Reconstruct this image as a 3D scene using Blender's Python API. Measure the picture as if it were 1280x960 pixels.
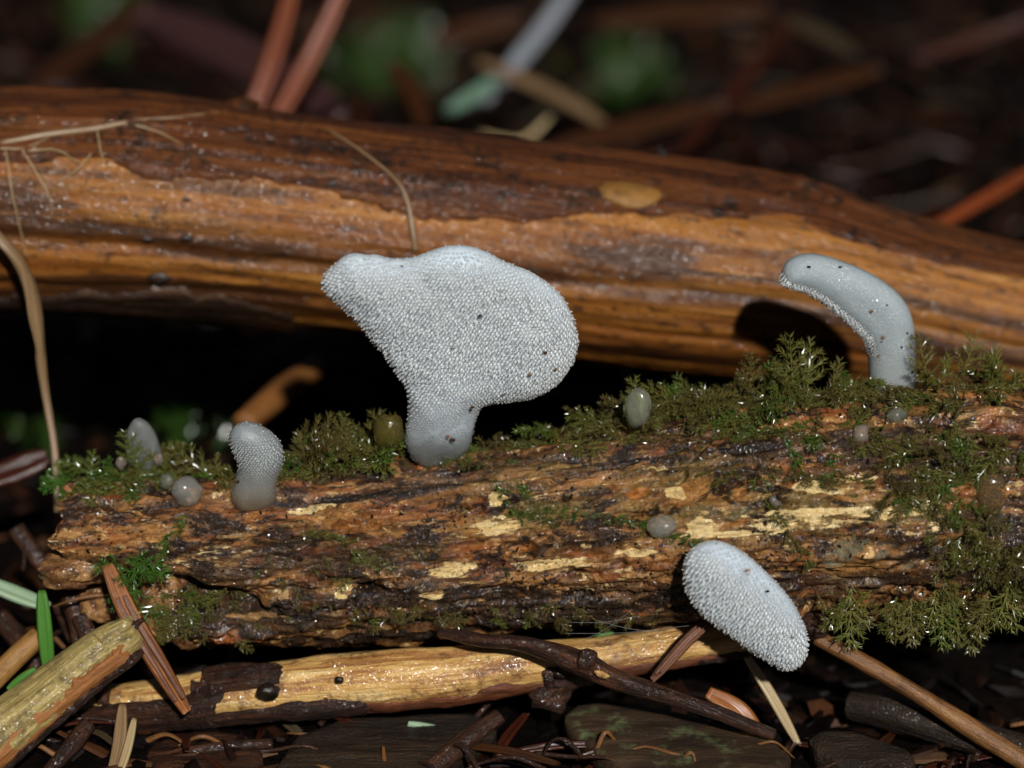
import bpy, math, random
import numpy as np
from mathutils import Vector, Matrix
from mathutils.bvhtree import BVHTree
from mathutils.geometry import delaunay_2d_cdt

random.seed(7)
RNG = np.random.default_rng(11)
for o in list(bpy.data.objects):
    bpy.data.objects.remove(o)
scene = bpy.context.scene
COL = scene.collection
CM = 0.01                       # everything below is laid out in centimetres

# ------------------------------------------------------------------ camera
PITCH = math.radians(22.0)
DIST = 35.0                     # cm from the lens to the big jelly fungus
PXCM = 100.0                    # photograph pixels per cm at that distance
cam_d = bpy.data.cameras.new('camera')
cam_d.sensor_width = 36.0
cam_d.lens = 36.0 * DIST / (1280 / PXCM)
cam_d.clip_start = 0.01
cam_d.clip_end = 200.0
cam_d.dof.use_dof = True
cam_d.dof.focus_distance = (DIST - 0.35) * CM
cam_d.dof.aperture_fstop = 11.0
cam_d.dof.aperture_blades = 0
cam = bpy.data.objects.new('camera', cam_d)
COL.objects.link(cam)
CAM = np.array([0.0, -DIST * math.cos(PITCH), DIST * math.sin(PITCH)])
FWD = np.array([0.0, math.cos(PITCH), -math.sin(PITCH)])
UPV = np.array([0.0, math.sin(PITCH), math.cos(PITCH)])
RGT = np.array([1.0, 0.0, 0.0])
cam.location = Vector(CAM * CM)
cam.rotation_euler = (math.pi / 2 - PITCH, 0, 0)
scene.camera = cam

# ------------------------------------------------------------------ light
SUN_EL = math.radians(35.0)
SUN_AZ = math.radians(12.0)     # to the right of the lens, behind the camera
world = bpy.data.worlds.new('World')
scene.world = world
world.use_nodes = True
wn = world.node_tree
bg = wn.nodes['Background']
sky = wn.nodes.new('ShaderNodeTexSky')
sky.sky_type = 'NISHITA'
sky.sun_disc = False
sky.sun_elevation = SUN_EL
sky.sun_rotation = math.pi - SUN_AZ
wn.links.new(sky.outputs[0], bg.inputs[0])
bg.inputs[1].default_value = 0.006
sun_d = bpy.data.lights.new('sun', 'SUN')
sun_d.energy = 4.6
sun_d.angle = math.radians(2.0)
sun_d.color = (1.0, 0.97, 0.93)
sun = bpy.data.objects.new('sun', sun_d)
COL.objects.link(sun)
SUND = Vector((math.sin(SUN_AZ) * math.cos(SUN_EL), -math.cos(SUN_AZ) * math.cos(SUN_EL), math.sin(SUN_EL)))
sun.rotation_euler = SUND.to_track_quat('Z', 'Y').to_euler()
scene.view_settings.view_transform = 'Standard'
scene.view_settings.look = 'None'
scene.view_settings.exposure = 0.0
scene.view_settings.gamma = 1.0
scene.view_settings.use_curve_mapping = False
scene.render.engine = 'CYCLES'

# ------------------------------------------------------------------ maths helpers
def ray(px, py):
    d = FWD * DIST + RGT * (px - 640) / PXCM + UPV * (480 - py) / PXCM
    return d / np.linalg.norm(d)
def P(px, py, Y):
    d = ray(px, py)
    return CAM + d * ((Y - CAM[1]) / d[1])
def PZ(px, py, Z):
    d = ray(px, py)
    return CAM + d * ((Z - CAM[2]) / d[2])
def norm(v):
    v = np.asarray(v, float)
    return v / (np.linalg.norm(v, axis=-1, keepdims=True) + 1e-12)

def _hash(i, j, k):
    n = (i * 374761393 + j * 668265263 + k * 2147483647 * 3 + 1442695041) & 0xFFFFFFFF
    n = ((n ^ (n >> 13)) * 1274126177) & 0xFFFFFFFF
    n = ((n ^ (n >> 16)) * 2246822519) & 0xFFFFFFFF
    return ((n ^ (n >> 15)) & 0xFFFFFF) / float(0xFFFFFF)
def vnoise(p):
    p = np.asarray(p, float)
    f = np.floor(p)
    t = p - f
    t = t * t * t * (t * (t * 6 - 15) + 10)
    i = f.astype(np.int64)
    r = 0
    for a in (0, 1):
        wa = t[:, 0] if a else 1 - t[:, 0]
        for b in (0, 1):
            wb = t[:, 1] if b else 1 - t[:, 1]
            for c in (0, 1):
                wc = t[:, 2] if c else 1 - t[:, 2]
                r = r + wa * wb * wc * _hash(i[:, 0] + a, i[:, 1] + b, i[:, 2] + c)
    return r * 2 - 1
def fbm(p, octv=4, gain=0.5, lac=2.03, seed=0.0):
    p = np.asarray(p, float) + seed * 17.31
    s = 0; a = 1.0; tot = 0
    for _ in range(octv):
        s = s + a * vnoise(p); tot += a
        p = p * lac + 5.7; a *= gain
    return s / tot
def sstep(a, b, x):
    t = np.clip((x - a) / (b - a), 0, 1)
    return t * t * (3 - 2 * t)
def spline(pts, n):
    """Catmull-Rom through points of any dimension"""
    pts = np.asarray(pts, float)
    p = np.vstack([2 * pts[0] - pts[1], pts, 2 * pts[-1] - pts[-2]])
    u = np.linspace(0, len(pts) - 1 - 1e-9, n)
    k = u.astype(int); t = (u - k)[:, None]
    a, b, c, d = p[k], p[k + 1], p[k + 2], p[k + 3]
    return 0.5 * ((2 * b) + (-a + c) * t + (2 * a - 5 * b + 4 * c - d) * t ** 2 + (-a + 3 * b - 3 * c + d) * t ** 3)

# ------------------------------------------------------------------ object helpers
class MB:
    """collects geometry in world centimetres"""
    def __init__(s):
        s.v = []; s.f = []; s.n = 0; s.a = {}
    def add(s, v, f, **attr):
        v = np.asarray(v, float)
        s.v.append(v)
        for q in f:
            s.f.append(tuple(int(x) + s.n for x in q))
        s.n += len(v)
        for k, x in attr.items():
            s.a.setdefault(k, []).append(np.asarray(x, float))
        return s
    def verts(s):
        return np.vstack(s.v)
    def build(s, name, mat, parent=None, origin=None, smooth=True, mesh_only=False):
        v = s.verts()
        if origin is None:
            if parent is not None:
                origin = np.array(parent.get('_o'))
            else:
                origin = np.array([v[:, 0].mean(), v[:, 1].mean(), v[:, 2].min()])
        me = bpy.data.meshes.new(name)
        me.from_pydata(((v - origin) * CM).tolist(), [], s.f)
        if smooth:
            me.polygons.foreach_set('use_smooth', [True] * len(me.polygons))
        for k, x in s.a.items():
            x = np.concatenate(x)
            if x.ndim == 1:
                at = me.attributes.new(k, 'FLOAT', 'POINT'); at.data.foreach_set('value', x.astype(np.float32))
            elif x.shape[1] == 3:
                at = me.attributes.new(k, 'FLOAT_VECTOR', 'POINT'); at.data.foreach_set('vector', x.astype(np.float32).ravel())
        me.materials.append(mat)
        me.update()
        if mesh_only:
            return me
        o = bpy.data.objects.new(name, me)
        COL.objects.link(o)
        if parent is not None:
            o.parent = parent
            po = np.array(parent.get('_o'))
            o.location = Vector((origin - po) * CM)
            o['_o'] = list(map(float, origin))
        else:
            o.location = Vector(origin * CM)
            o['_o'] = list(map(float, origin))
        return o
def empty(name, origin):
    o = bpy.data.objects.new(name, None)
    o.empty_display_size = 0.005
    COL.objects.link(o)
    o.location = Vector(np.asarray(origin, float) * CM)
    o['_o'] = list(map(float, origin))
    return o
def tag(o, label=None, cat=None, group=None, kind=None):
    if label: o['label'] = label
    if cat: o['category'] = cat
    if group: o['group'] = group
    if kind: o['kind'] = kind
    return o

def frames(c, up=(0, 0, 1)):
    """tangent, side and up vectors along a path"""
    t = norm(np.gradient(c, axis=0))
    ref = np.asarray(up, float)
    if abs(np.mean(t @ ref)) > 0.9:
        ref = np.array([0.0, -1.0, 0.0])
    sd = norm(np.cross(ref[None, :], t))
    u = norm(np.cross(t, sd))
    return t, sd, u
def tube(mb, pts, radii, nseg=8, n=None, flat=1.0, wob=0.0, wf=1.0, seed=0, cap=True, up=(0, 0, 1), twist=0.0, groove=0.0):
    """tapering tube through points; grain attribute = (length, around)"""
    pts = np.asarray(pts, float)
    if n is None: n = max(4, len(pts) * 4)
    pr = np.column_stack([pts, np.interp(np.linspace(0, 1, len(pts)), np.linspace(0, 1, len(radii)), radii)])
    pr = spline(pr, n) if len(pts) > 2 or n > 2 else pr
    c, r = pr[:, :3], np.maximum(pr[:, 3], 1e-4)
    t, sd, u = frames(c, up)
    s = np.concatenate([[0], np.cumsum(np.linalg.norm(np.diff(c, axis=0), axis=1))])
    a = np.arange(nseg) / nseg * 2 * math.pi
    A = a[None, :] + twist * s[:, None]
    R = np.repeat(r[:, None], nseg, 1)
    gx = np.repeat(s[:, None], nseg, 1)
    if wob:
        q = np.column_stack([gx.ravel() * wf, np.cos(A).ravel() * 1.3, np.sin(A).ravel() * 1.3])
        R = R * (1 + wob * fbm(q, 3, seed=seed).reshape(n, nseg))
    if groove:
        R = R * (1 - groove * np.exp(-((np.cos(A) - 0) ** 2) / 0.06) * (np.sin(A) > 0))
    v = c[:, None, :] + R[..., None] * (np.cos(A)[..., None] * sd[:, None, :] + flat * np.sin(A)[..., None] * u[:, None, :])
    v = v.reshape(-1, 3)
    g = np.column_stack([gx.ravel(), (r.max() * np.cos(A)).ravel(), (r.max() * np.sin(A)).ravel()])
    f = []
    for i in range(n - 1):
        for j in range(nseg):
            k = (j + 1) % nseg
            f.append((i * nseg + j, i * nseg + k, (i + 1) * nseg + k, (i + 1) * nseg + j))
    if cap:
        m = len(v)
        v = np.vstack([v, c[0] - t[0] * r[0] * 0.25, c[-1] + t[-1] * r[-1] * 0.25])
        g = np.vstack([g, [0, 0, 0], [s[-1], 0, 0]])
        for j in range(nseg):
            k = (j + 1) % nseg
            f.append((m, k, j)); f.append((m + 1, (n - 1) * nseg + j, (n - 1) * nseg + k))
    mb.add(v, f, grain=g)
    return mb
def ico(sub=1):
    import bmesh
    bm = bmesh.new()
    bmesh.ops.create_icosphere(bm, subdivisions=sub, radius=1.0)
    v = np.array([x.co[:] for x in bm.verts]); f = [tuple(y.index for y in x.verts) for x in bm.faces]
    bm.free()
    return v, f
ICO1, ICO2, ICO3, ICO4 = ico(1), ico(2), ico(3), ico(4)
def rand_rot():
    q = RNG.normal(size=4); q /= np.linalg.norm(q)
    return np.array(Matrix([[*r] for r in __import__('mathutils').Quaternion(q).to_matrix()]))
def lump(mb, c, size, base=ICO3, amp=0.3, fr=1.2, seed=0, rot=None, octv=4):
    v, f = base
    d = 1 + amp * fbm(v * fr + seed * 3.1, octv, seed=seed)
    w = v * d[:, None] * np.asarray(size)
    if rot is not None: w = w @ np.asarray(rot).T
    g = w.copy()
    mb.add(w + np.asarray(c), f, grain=g)
    return mb
def rotm(axis, deg):
    return np.array(Matrix.Rotation(math.radians(deg), 3, axis))

# ------------------------------------------------------------------ material helpers
class NT:
    def __init__(s, name):
        s.m = bpy.data.materials.new(name); s.m.use_nodes = True
        s.t = s.m.node_tree; s.b = s.t.nodes['Principled BSDF']
    def n(s, typ, **kw):
        x = s.t.nodes.new(typ)
        for k, v in kw.items(): setattr(x, k, v)
        return x
    def l(s, a, b): s.t.links.new(a, b)
    def put(s, sock, val):
        if hasattr(val, 'is_linked') or hasattr(val, 'links'): s.l(val, sock)
        else: sock.default_value = val
    def attr(s, name, out='Vector'):
        return s.n('ShaderNodeAttribute', attribute_name=name).outputs[out]
    def obj(s):
        """object coordinates in centimetres"""
        c = s.n('ShaderNodeTexCoord').outputs['Object']
        m = s.n('ShaderNodeMapping'); s.l(c, m.inputs[0]); m.inputs['Scale'].default_value = (100, 100, 100)
        return m.outputs[0]
    def rnd(s): return s.n('ShaderNodeObjectInfo').outputs['Random']
    def mp(s, vec, sc, loc=(0, 0, 0)):
        m = s.n('ShaderNodeMapping'); s.l(vec, m.inputs[0])
        m.inputs['Scale'].default_value = sc; m.inputs['Location'].default_value = loc
        return m.outputs[0]
    def noise(s, vec, scale=1.0, detail=4.0, rough=0.5, dist=0.0):
        x = s.n('ShaderNodeTexNoise'); s.l(vec, x.inputs['Vector'])
        x.inputs['Scale'].default_value = scale; x.inputs['Detail'].default_value = detail
        x.inputs['Roughness'].default_value = rough; x.inputs['Distortion'].default_value = dist
        return x.outputs['Fac']
    def ramp(s, fac, stops, interp='LINEAR'):
        x = s.n('ShaderNodeValToRGB'); s.l(fac, x.inputs[0])
        e = x.color_ramp.elements; x.color_ramp.interpolation = interp
        while len(e) < len(stops): e.new(0.5)
        for q, (p, c) in zip(e, stops):
            q.position = p
            q.color = (*c, 1) if isinstance(c, (tuple, list)) else (c, c, c, 1)
        return x.outputs[0]
    def mix(s, fac, a, b, mode='MIX'):
        x = s.n('ShaderNodeMix', data_type='RGBA', blend_type=mode)
        s.put(x.inputs[0], fac)
        for k, v in ((6, a), (7, b)):
            s.put(x.inputs[k], (*v, 1) if isinstance(v, tuple) else v)
        return x.outputs[2]
    def math(s, op, a, b=0.0, clamp=False):
        x = s.n('ShaderNodeMath', operation=op, use_clamp=clamp)
        s.put(x.inputs[0], a); s.put(x.inputs[1], b)
        return x.outputs[0]
    def bump(s, h, strength=0.5, dist=0.0005, prev=None):
        x = s.n('ShaderNodeBump'); s.l(h, x.inputs['Height'])
        x.inputs['Strength'].default_value = strength; x.inputs['Distance'].default_value = dist
        if prev is not None: s.l(prev, x.inputs['Normal'])
        return x.outputs[0]
    def out(s, color=None, rough=None, normal=None, **kw):
        if color is not None: s.put(s.b.inputs['Base Color'], (*color, 1) if isinstance(color, tuple) else color)
        if rough is not None: s.put(s.b.inputs['Roughness'], rough)
        if normal is not None: s.l(normal, s.b.inputs['Normal'])
        for k, v in kw.items(): s.put(s.b.inputs[k.replace('_', ' ')], v)
        return s.m

def glitter(m, g, wet, rough=0.13, fr=15.0):
    """thin uneven water film: patchy, sparkling where it faces the light"""
    if not wet: return
    n = m.bump(m.noise(g, fr, 1.6, 0.6), 1.0, 0.00042)
    n = m.bump(m.noise(g, fr * 2.1, 1.0, 0.5), 0.7, 0.00018, n)
    m.l(n, m.b.inputs['Coat Normal'])
    w = m.ramp(m.noise(g, 3.0, 4, 0.7), [(0.36, wet * 0.3), (0.54, wet)])
    m.l(w, m.b.inputs['Coat Weight'])
    m.b.inputs['Coat Roughness'].default_value = rough
def wood_mat(name, stops, streak=(0.5, 5, 5), dirt=0.5, dirtcol=(0.008, 0.005, 0.003), rough=(0.25, 0.6), bumpd=0.0004, rnd=False, wet=0.0, spec=0.3, gain=1.0):
    m = NT(name)
    g = m.attr('grain')
    if rnd:
        vm = m.n('ShaderNodeVectorMath', operation='ADD'); m.l(g, vm.inputs[0])
        sc = m.n('ShaderNodeVectorMath', operation='SCALE'); m.l(m.n('ShaderNodeObjectInfo').outputs['Location'], sc.inputs[0]); sc.inputs['Scale'].default_value = 300
        m.l(sc.outputs[0], vm.inputs[1]); g = vm.outputs[0]
    a = m.noise(m.mp(g, streak), 1.0, 7, 0.62, 0.4)
    b = m.noise(m.mp(g, (streak[0] * 3, streak[1] * 4, streak[2] * 4)), 1.0, 4, 0.6, 0.2)
    f = m.math('ADD', m.math('MULTIPLY', a, 0.72), m.math('MULTIPLY', b, 0.28))
    c = m.ramp(f, [(p_, tuple(x * gain for x in q_)) for p_, q_ in stops])
    d = m.noise(g, 7.0, 6, 0.7)
    d2 = m.noise(m.mp(g, (1.2, 2.2, 2.2)), 1.0, 4, 0.6)
    df = m.ramp(m.math('ADD', m.math('MULTIPLY', d, 0.55), m.math('MULTIPLY', d2, 0.45)), [(0.5 - 0.0, 0.0), (0.62, 1.0)])
    c = m.mix(m.math('MULTIPLY', df, dirt), c, dirtcol)
    n1 = m.bump(f, 0.9, bumpd)
    n2 = m.bump(m.noise(g, 26.0, 4, 0.65), 0.7, bumpd * 0.5, n1)
    r = m.ramp(d, [(0.3, rough[0]), (0.7, rough[1])])
    glitter(m, g, wet)
    return m.out(c, r, n2, Specular_IOR_Level=spec)
def flat_mat(name, c1, c2, rough=0.45, scale=8.0, rnd=0.0, bumpd=0.0002, sss=0.0, **kw):
    m = NT(name)
    v = m.obj()
    col = m.mix(m.ramp(m.noise(v, scale, 5, 0.65), [(0.3, 0.0), (0.7, 1.0)]), c1, c2)
    if rnd:
        k = m.math('ADD', m.math('MULTIPLY', m.rnd(), rnd), 1 - rnd * 0.6)
        mm = m.n('ShaderNodeVectorMath', operation='SCALE'); m.l(col, mm.inputs[0]); m.l(k, mm.inputs['Scale']); col = mm.outputs[0]
    n = m.bump(m.noise(v, scale * 5, 3, 0.6), 0.6, bumpd)
    if sss: kw['Subsurface_Weight'] = sss
    x = m.out(col, rough, n, **kw)
    return x

# ------------------------------------------------------------------ ground
GZ = -4.45
def ground_z(x, y):
    x = np.atleast_1d(np.asarray(x, float)); y = np.atleast_1d(np.asarray(y, float))
    p = np.column_stack([x, y, np.zeros_like(x)])
    h = 0.55 * fbm(p * 0.22, 3, seed=2) + 0.16 * fbm(p * 1.1, 4, seed=3) + 0.05 * fbm(p * 4.5, 3, seed=4)
    far = sstep(16, 60, np.hypot(x, y))
    return GZ + h * (1 - 0.6 * far) + 0.012 * np.maximum(y - 8, 0) * (1 - sstep(120, 300, np.abs(y)))
def make_ground():
    def axis(lo, hi, step, ext):
        core = np.arange(lo, hi + 1e-6, step)
        out = []; d = step
        x = hi
        while x < ext:
            d *= 1.35; x += d; out.append(x)
        left = []; d = step; x = lo
        while x > -ext:
            d *= 1.35; x -= d; left.append(x)
        return np.array(left[::-1] + list(core) + out)
    xs = axis(-13, 13, 0.11, 2500); ys = axis(-5, 30, 0.12, 2500)
    X, Y = np.meshgrid(xs, ys)
    Z = ground_z(X.ravel(), Y.ravel())
    v = np.column_stack([X.ravel(), Y.ravel(), Z])
    nx, ny = len(xs), len(ys)
    i = np.arange(nx * ny).reshape(ny, nx)
    f = np.column_stack([i[:-1, :-1].ravel(), i[:-1, 1:].ravel(), i[1:, 1:].ravel(), i[1:, :-1].ravel()])
    m = NT('humus')
    o = m.obj()
    a = m.noise(o, 1.6, 8, 0.68)
    b = m.noise(m.mp(o, (3.0, 9.0, 5.0)), 1.0, 6, 0.65)
    c = m.ramp(a, [(0.3, (0.001, 0.0007, 0.0005)), (0.5, (0.0025, 0.0015, 0.001)), (0.68, (0.007, 0.0034, 0.002)), (0.85, (0.016, 0.007, 0.004))])  # humus tones lowered further: flash falloff painted into the soil colour
    c = m.mix(m.ramp(b, [(0.55, 0.0), (0.75, 0.6)]), c, (0.016, 0.008, 0.005))
    n = m.bump(a, 1.0, 0.0015); n = m.bump(m.noise(o, 16, 4, 0.7), 0.8, 0.0006, n)
    mat = m.out(c, m.ramp(b, [(0.3, 0.5), (0.7, 0.85)]), n, Specular_IOR_Level=0.06)
    g = MB().add(v, f).build('ground', mat, origin=np.zeros(3))
    tag(g, 'dark wet forest soil under the litter, further darkened for flash falloff', None, kind='structure')
    return g
ground = make_ground()

# ------------------------------------------------------------------ generic log builder
def unit_ring(a):
    """angle 0 faces the camera side (-Y), 90 degrees is up"""
    return np.stack([np.zeros_like(a), -np.cos(a), np.sin(a)], -1)
class Log:
    def __init__(s, ctrl, dens, nv, n_path=600):
        """ctrl rows: x y z r (cm); dens = array of x stations"""
        p = spline(ctrl, n_path)
        s.cx = p[:, 0]
        s.x = dens
        s.c = np.column_stack([dens] + [np.interp(dens, s.cx, p[:, k]) for k in (1, 2)])
        s.r = np.interp(dens, s.cx, p[:, 3])
        s.a = np.linspace(-math.pi, math.pi, nv, endpoint=False)
    def center(s, x):
        return np.column_stack([x, np.interp(x, s.x, s.c[:, 1]), np.interp(x, s.x, s.c[:, 2])])
    def rad(s, x):
        return np.interp(x, s.x, s.r)
def stations(segs):
    out = []
    for lo, hi, st in segs:
        out += list(np.arange(lo, hi - 1e-6, st))
    return np.array(out + [segs[-1][1]])
def grid_faces(n, m, wrap=True):
    i = np.arange(n * m).reshape(n, m)
    j = np.roll(i, -1, 1) if wrap else i[:, 1:]
    k = i if wrap else i[:, :-1]
    return np.column_stack([k[:-1].ravel(), k[1:].ravel(), j[1:].ravel(), j[:-1].ravel()])

# ------------------------------------------------------------------ front log: mossy, rotten
def zc(px, py, Y=0.0): return P(px, py, Y)
fl_ctrl = []
for px, py, r in ((20, 708, 0.98), (160, 704, 1.02), (300, 697, 1.06), (480, 684, 1.12), (640, 672, 1.18), (900, 641, 1.36), (1100, 628, 1.40), (1280, 622, 1.38)):
    p = P(px, py, 0.0); fl_ctrl.append((p[0], p[1], p[2], r))
fl_ctrl += [(9.5, 0.1, -1.75, 1.36), (13, 0.3, -2.5, 1.3), (18, 0.6, -3.6, 1.2)]
fl = Log(fl_ctrl, stations([(-6.1, 7.2, 0.019), (7.2, 10, 0.06), (10, 18, 0.25)]), 300)
def fl_radius(X, A):
    R0 = fl.rad(X)
    q = np.column_stack([X, np.cos(A) * 1.2, np.sin(A) * 1.2])
    big = fbm(q * [0.35, 0.8, 0.8], 3, seed=1)
    st = fbm(q * [0.8, 4.2, 4.2], 5, 0.55, seed=2)
    fib = fbm(q * [1.6, 13, 13], 3, 0.55, seed=3)
    chunk = fbm(q * [2.3, 3.4, 3.4], 5, 0.6, seed=4)
    fine = fbm(q * [14, 16, 16], 3, 0.6, seed=5)
    pits = sstep(0.18, 0.5, fbm(q * [1.6, 3.0, 3.0], 4, 0.55, seed=6))
    grain_zone = sstep(0.0, 0.25, fbm(q * [0.5, 1.4, 1.4], 2, seed=8))    # where the wood keeps smooth fibres
    # terraces: broken layers of fibre
    lay = fbm(q * [0.55, 2.6, 2.6], 4, 0.55, seed=9) * 4
    ter = (np.floor(lay) + sstep(0.35, 0.65, lay - np.floor(lay))) / 4
    deg = np.degrees(A)
    ac = np.interp(X, [-6, -5.1, -3.3], [34, 30, -3]) + 7 * fbm(np.column_stack([X * 2.2, X * 0, X * 0]), 3, seed=10)
    crev = sstep(-2.7, -3.6, X) * np.exp(-np.abs((deg - ac + 9) / np.where(deg > ac - 9, 8.0, 20.0)) ** 3)
    d = 0.10 * big + 0.10 * st + 0.03 * fib + 0.085 * chunk * (1 - 0.7 * grain_zone) + 0.034 * fine * (1 - 0.65 * grain_zone) - 0.16 * pits * (1 - 0.5 * grain_zone) + 0.22 * ter - 0.42 * crev
    return R0 + d
def fl_start(A):
    """how far left each strip of the broken end reaches"""
    deg = np.degrees(A)
    q = np.column_stack([A * 3.0, A * 0 + 2, A * 0])
    j = fbm(q * 1.5, 4, 0.6, seed=12)
    slab = sstep(12, 34, deg) * (1 - sstep(120, 150, deg))
    return -4.35 - 1.35 * slab + 0.35 * j + 0.5 * sstep(-10, -60, deg)
def fl_point(X, A):
    c = fl.center(X)
    R = fl_radius(X, A)
    return c + R[:, None] * unit_ring(A)
nX, nA = len(fl.x), len(fl.a)
Xg = np.repeat(fl.x[:, None], nA, 1)
Ag = np.repeat(fl.a[None, :], nX, 0)
x0, x1 = fl.x[0], 7.2
st = fl_start(fl.a)[None, :]
w = np.clip((Xg - x0) / (0.0 - x0), 0, 1)
Xg = np.where(Xg < 0, st + (0 - st) * w, Xg)
V = fl_point(Xg.ravel(), Ag.ravel())
GR = np.column_stack([Xg.ravel(), 1.25 * np.cos(Ag.ravel()), 1.25 * np.sin(Ag.ravel())])
F = grid_faces(nX, nA)
fl_bvh = BVHTree.FromPolygons([Vector(p) for p in V], [tuple(map(int, q)) for q in F])
def on_log(px, py, bvh=None):
    d = ray(px, py)
    h = (bvh or fl_bvh).ray_cast(Vector(CAM), Vector(d))
    if h[0] is None: return None, None
    return np.array(h[0]), np.array(h[1])

# colour fields of the front log (wood itself: bleached, orange-rotted, stained, algae)
FL_SPOTS = [  # px, py, half length, half height (cm), channel, strength
    (690, 705, 0.62, 0.07, 'pale', 1), (560, 712, 0.28, 0.10, 'pale', .7), (430, 740, 0.12, 0.07, 'pale', .9), (1045, 605, 0.45, 0.12, 'pale', .8), (990, 655, 0.75, 0.10, 'pale', .55),
    (1110, 640, 0.5, 0.05, 'pale', .7), (1015, 640, 1.2, 0.05, 'pale', .6), (880, 655, 0.25, 0.08, 'pale', 1), (900, 668, 0.5, 0.03, 'pale', .9), (625, 655, 0.25, 0.14, 'pale', .8),
    (390, 637, 0.22, 0.05, 'pale', .9), (845, 617, 0.14, 0.07, 'pale', 1), (790, 690, 0.3, 0.04, 'pale', .7), (540, 745, 0.16, 0.07, 'pale', .7), (730, 735, 0.4, 0.05, 'pale', .4),
    (620, 625, 0.12, 0.1, 'pale', .8), (1210, 520, 0.3, 0.15, 'pale', .35), (280, 690, 0.35, 0.12, 'pale', .35), (250, 660, 0.5, 0.12, 'pale', .2), (1160, 660, 0.4, 0.06, 'pale', .4),
    (795, 618, 0.12, 0.06, 'orange', 1), (430, 605, 0.45, 0.10, 'orange', .7), (240, 640, 0.5, 0.12, 'orange', .6), (620, 690, 0.35, 0.12, 'orange', .6), (480, 650, 0.7, 0.10, 'orange', .45),
    (920, 655, 0.4, 0.05, 'orange', .5), (560, 650, 0.3, 0.08, 'orange', .45), (820, 705, 0.5, 0.06, 'orange', .4), (1065, 620, 0.4, .06, 'orange', .4), (330, 650, .5, .1, 'orange', .5), (300, 780, .6, .1, 'orange', .35), (480, 770, .5, .08, 'orange', .3),
    (700, 640, 1.0, 0.18, 'algae', .6), (1000, 640, 1.6, 0.25, 'algae', .55), (640, 590, 0.9, 0.2, 'algae', .5), (850, 590, 0.9, 0.2, 'algae', .35), (500, 690, .6, .1, 'algae', .3),
    (470, 620, 1.0, 0.09, 'dark', .9), (700, 575, 1.2, 0.10, 'dark', .6), (400, 700, 1.2, 0.25, 'dark', .75), (220, 740, 0.8, 0.35, 'dark', .9), (600, 765, 2.2, 0.22, 'dark', .95), (850, 740, 1.0, 0.2, 'dark', .7),
    (1000, 735, 2.0, 0.15, 'dark', .8), (1150, 560, 1.0, 0.35, 'dark', .8), (960, 560, 0.8, 0.2, 'dark', .7), (1230, 700, 0.9, 0.5, 'dark', .85), (780, 555, 1.3, .18, 'dark', .6), (560, 600, .5, .12, 'dark', .7), (370, 590, .5, .1, 'dark', .8), (330, 760, 1.0, .3, 'dark', .95), (480, 745, 1.0, .22, 'dark', .95), (700, 770, 1.5, .2, 'dark', 1), (560, 790, 3.0, .15, 'dark', 1), (300, 720, .8, .15, 'dark', .8)]
chan = {k: np.zeros(len(V)) for k in ('pale', 'orange', 'algae', 'dark')}
jn = fbm(GR * [1.6, 6, 6], 4, 0.6, seed=21); jn2 = fbm(GR * [3.5, 9, 9], 4, 0.6, seed=22)
arc = Ag.ravel() * 1.25
def surf_coords(loc):
    c = fl.center(np.array([loc[0]]))[0]
    return loc[0], math.atan2(loc[2] - c[2], -(loc[1] - c[1])) * 1.25
for px, py, hl, hh, ch, s in FL_SPOTS:
    loc, _ = on_log(px, py)
    if loc is None: continue
    sx, sa = surf_coords(loc)
    dd = np.sqrt(((GR[:, 0] - sx) / hl) ** 2 + ((arc - sa) / hh) ** 2)
    thr = dd + 0.9 * jn + 0.7 * jn2
    chan[ch] = np.maximum(chan[ch], s * sstep(1.5, 0.55, thr))
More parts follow.
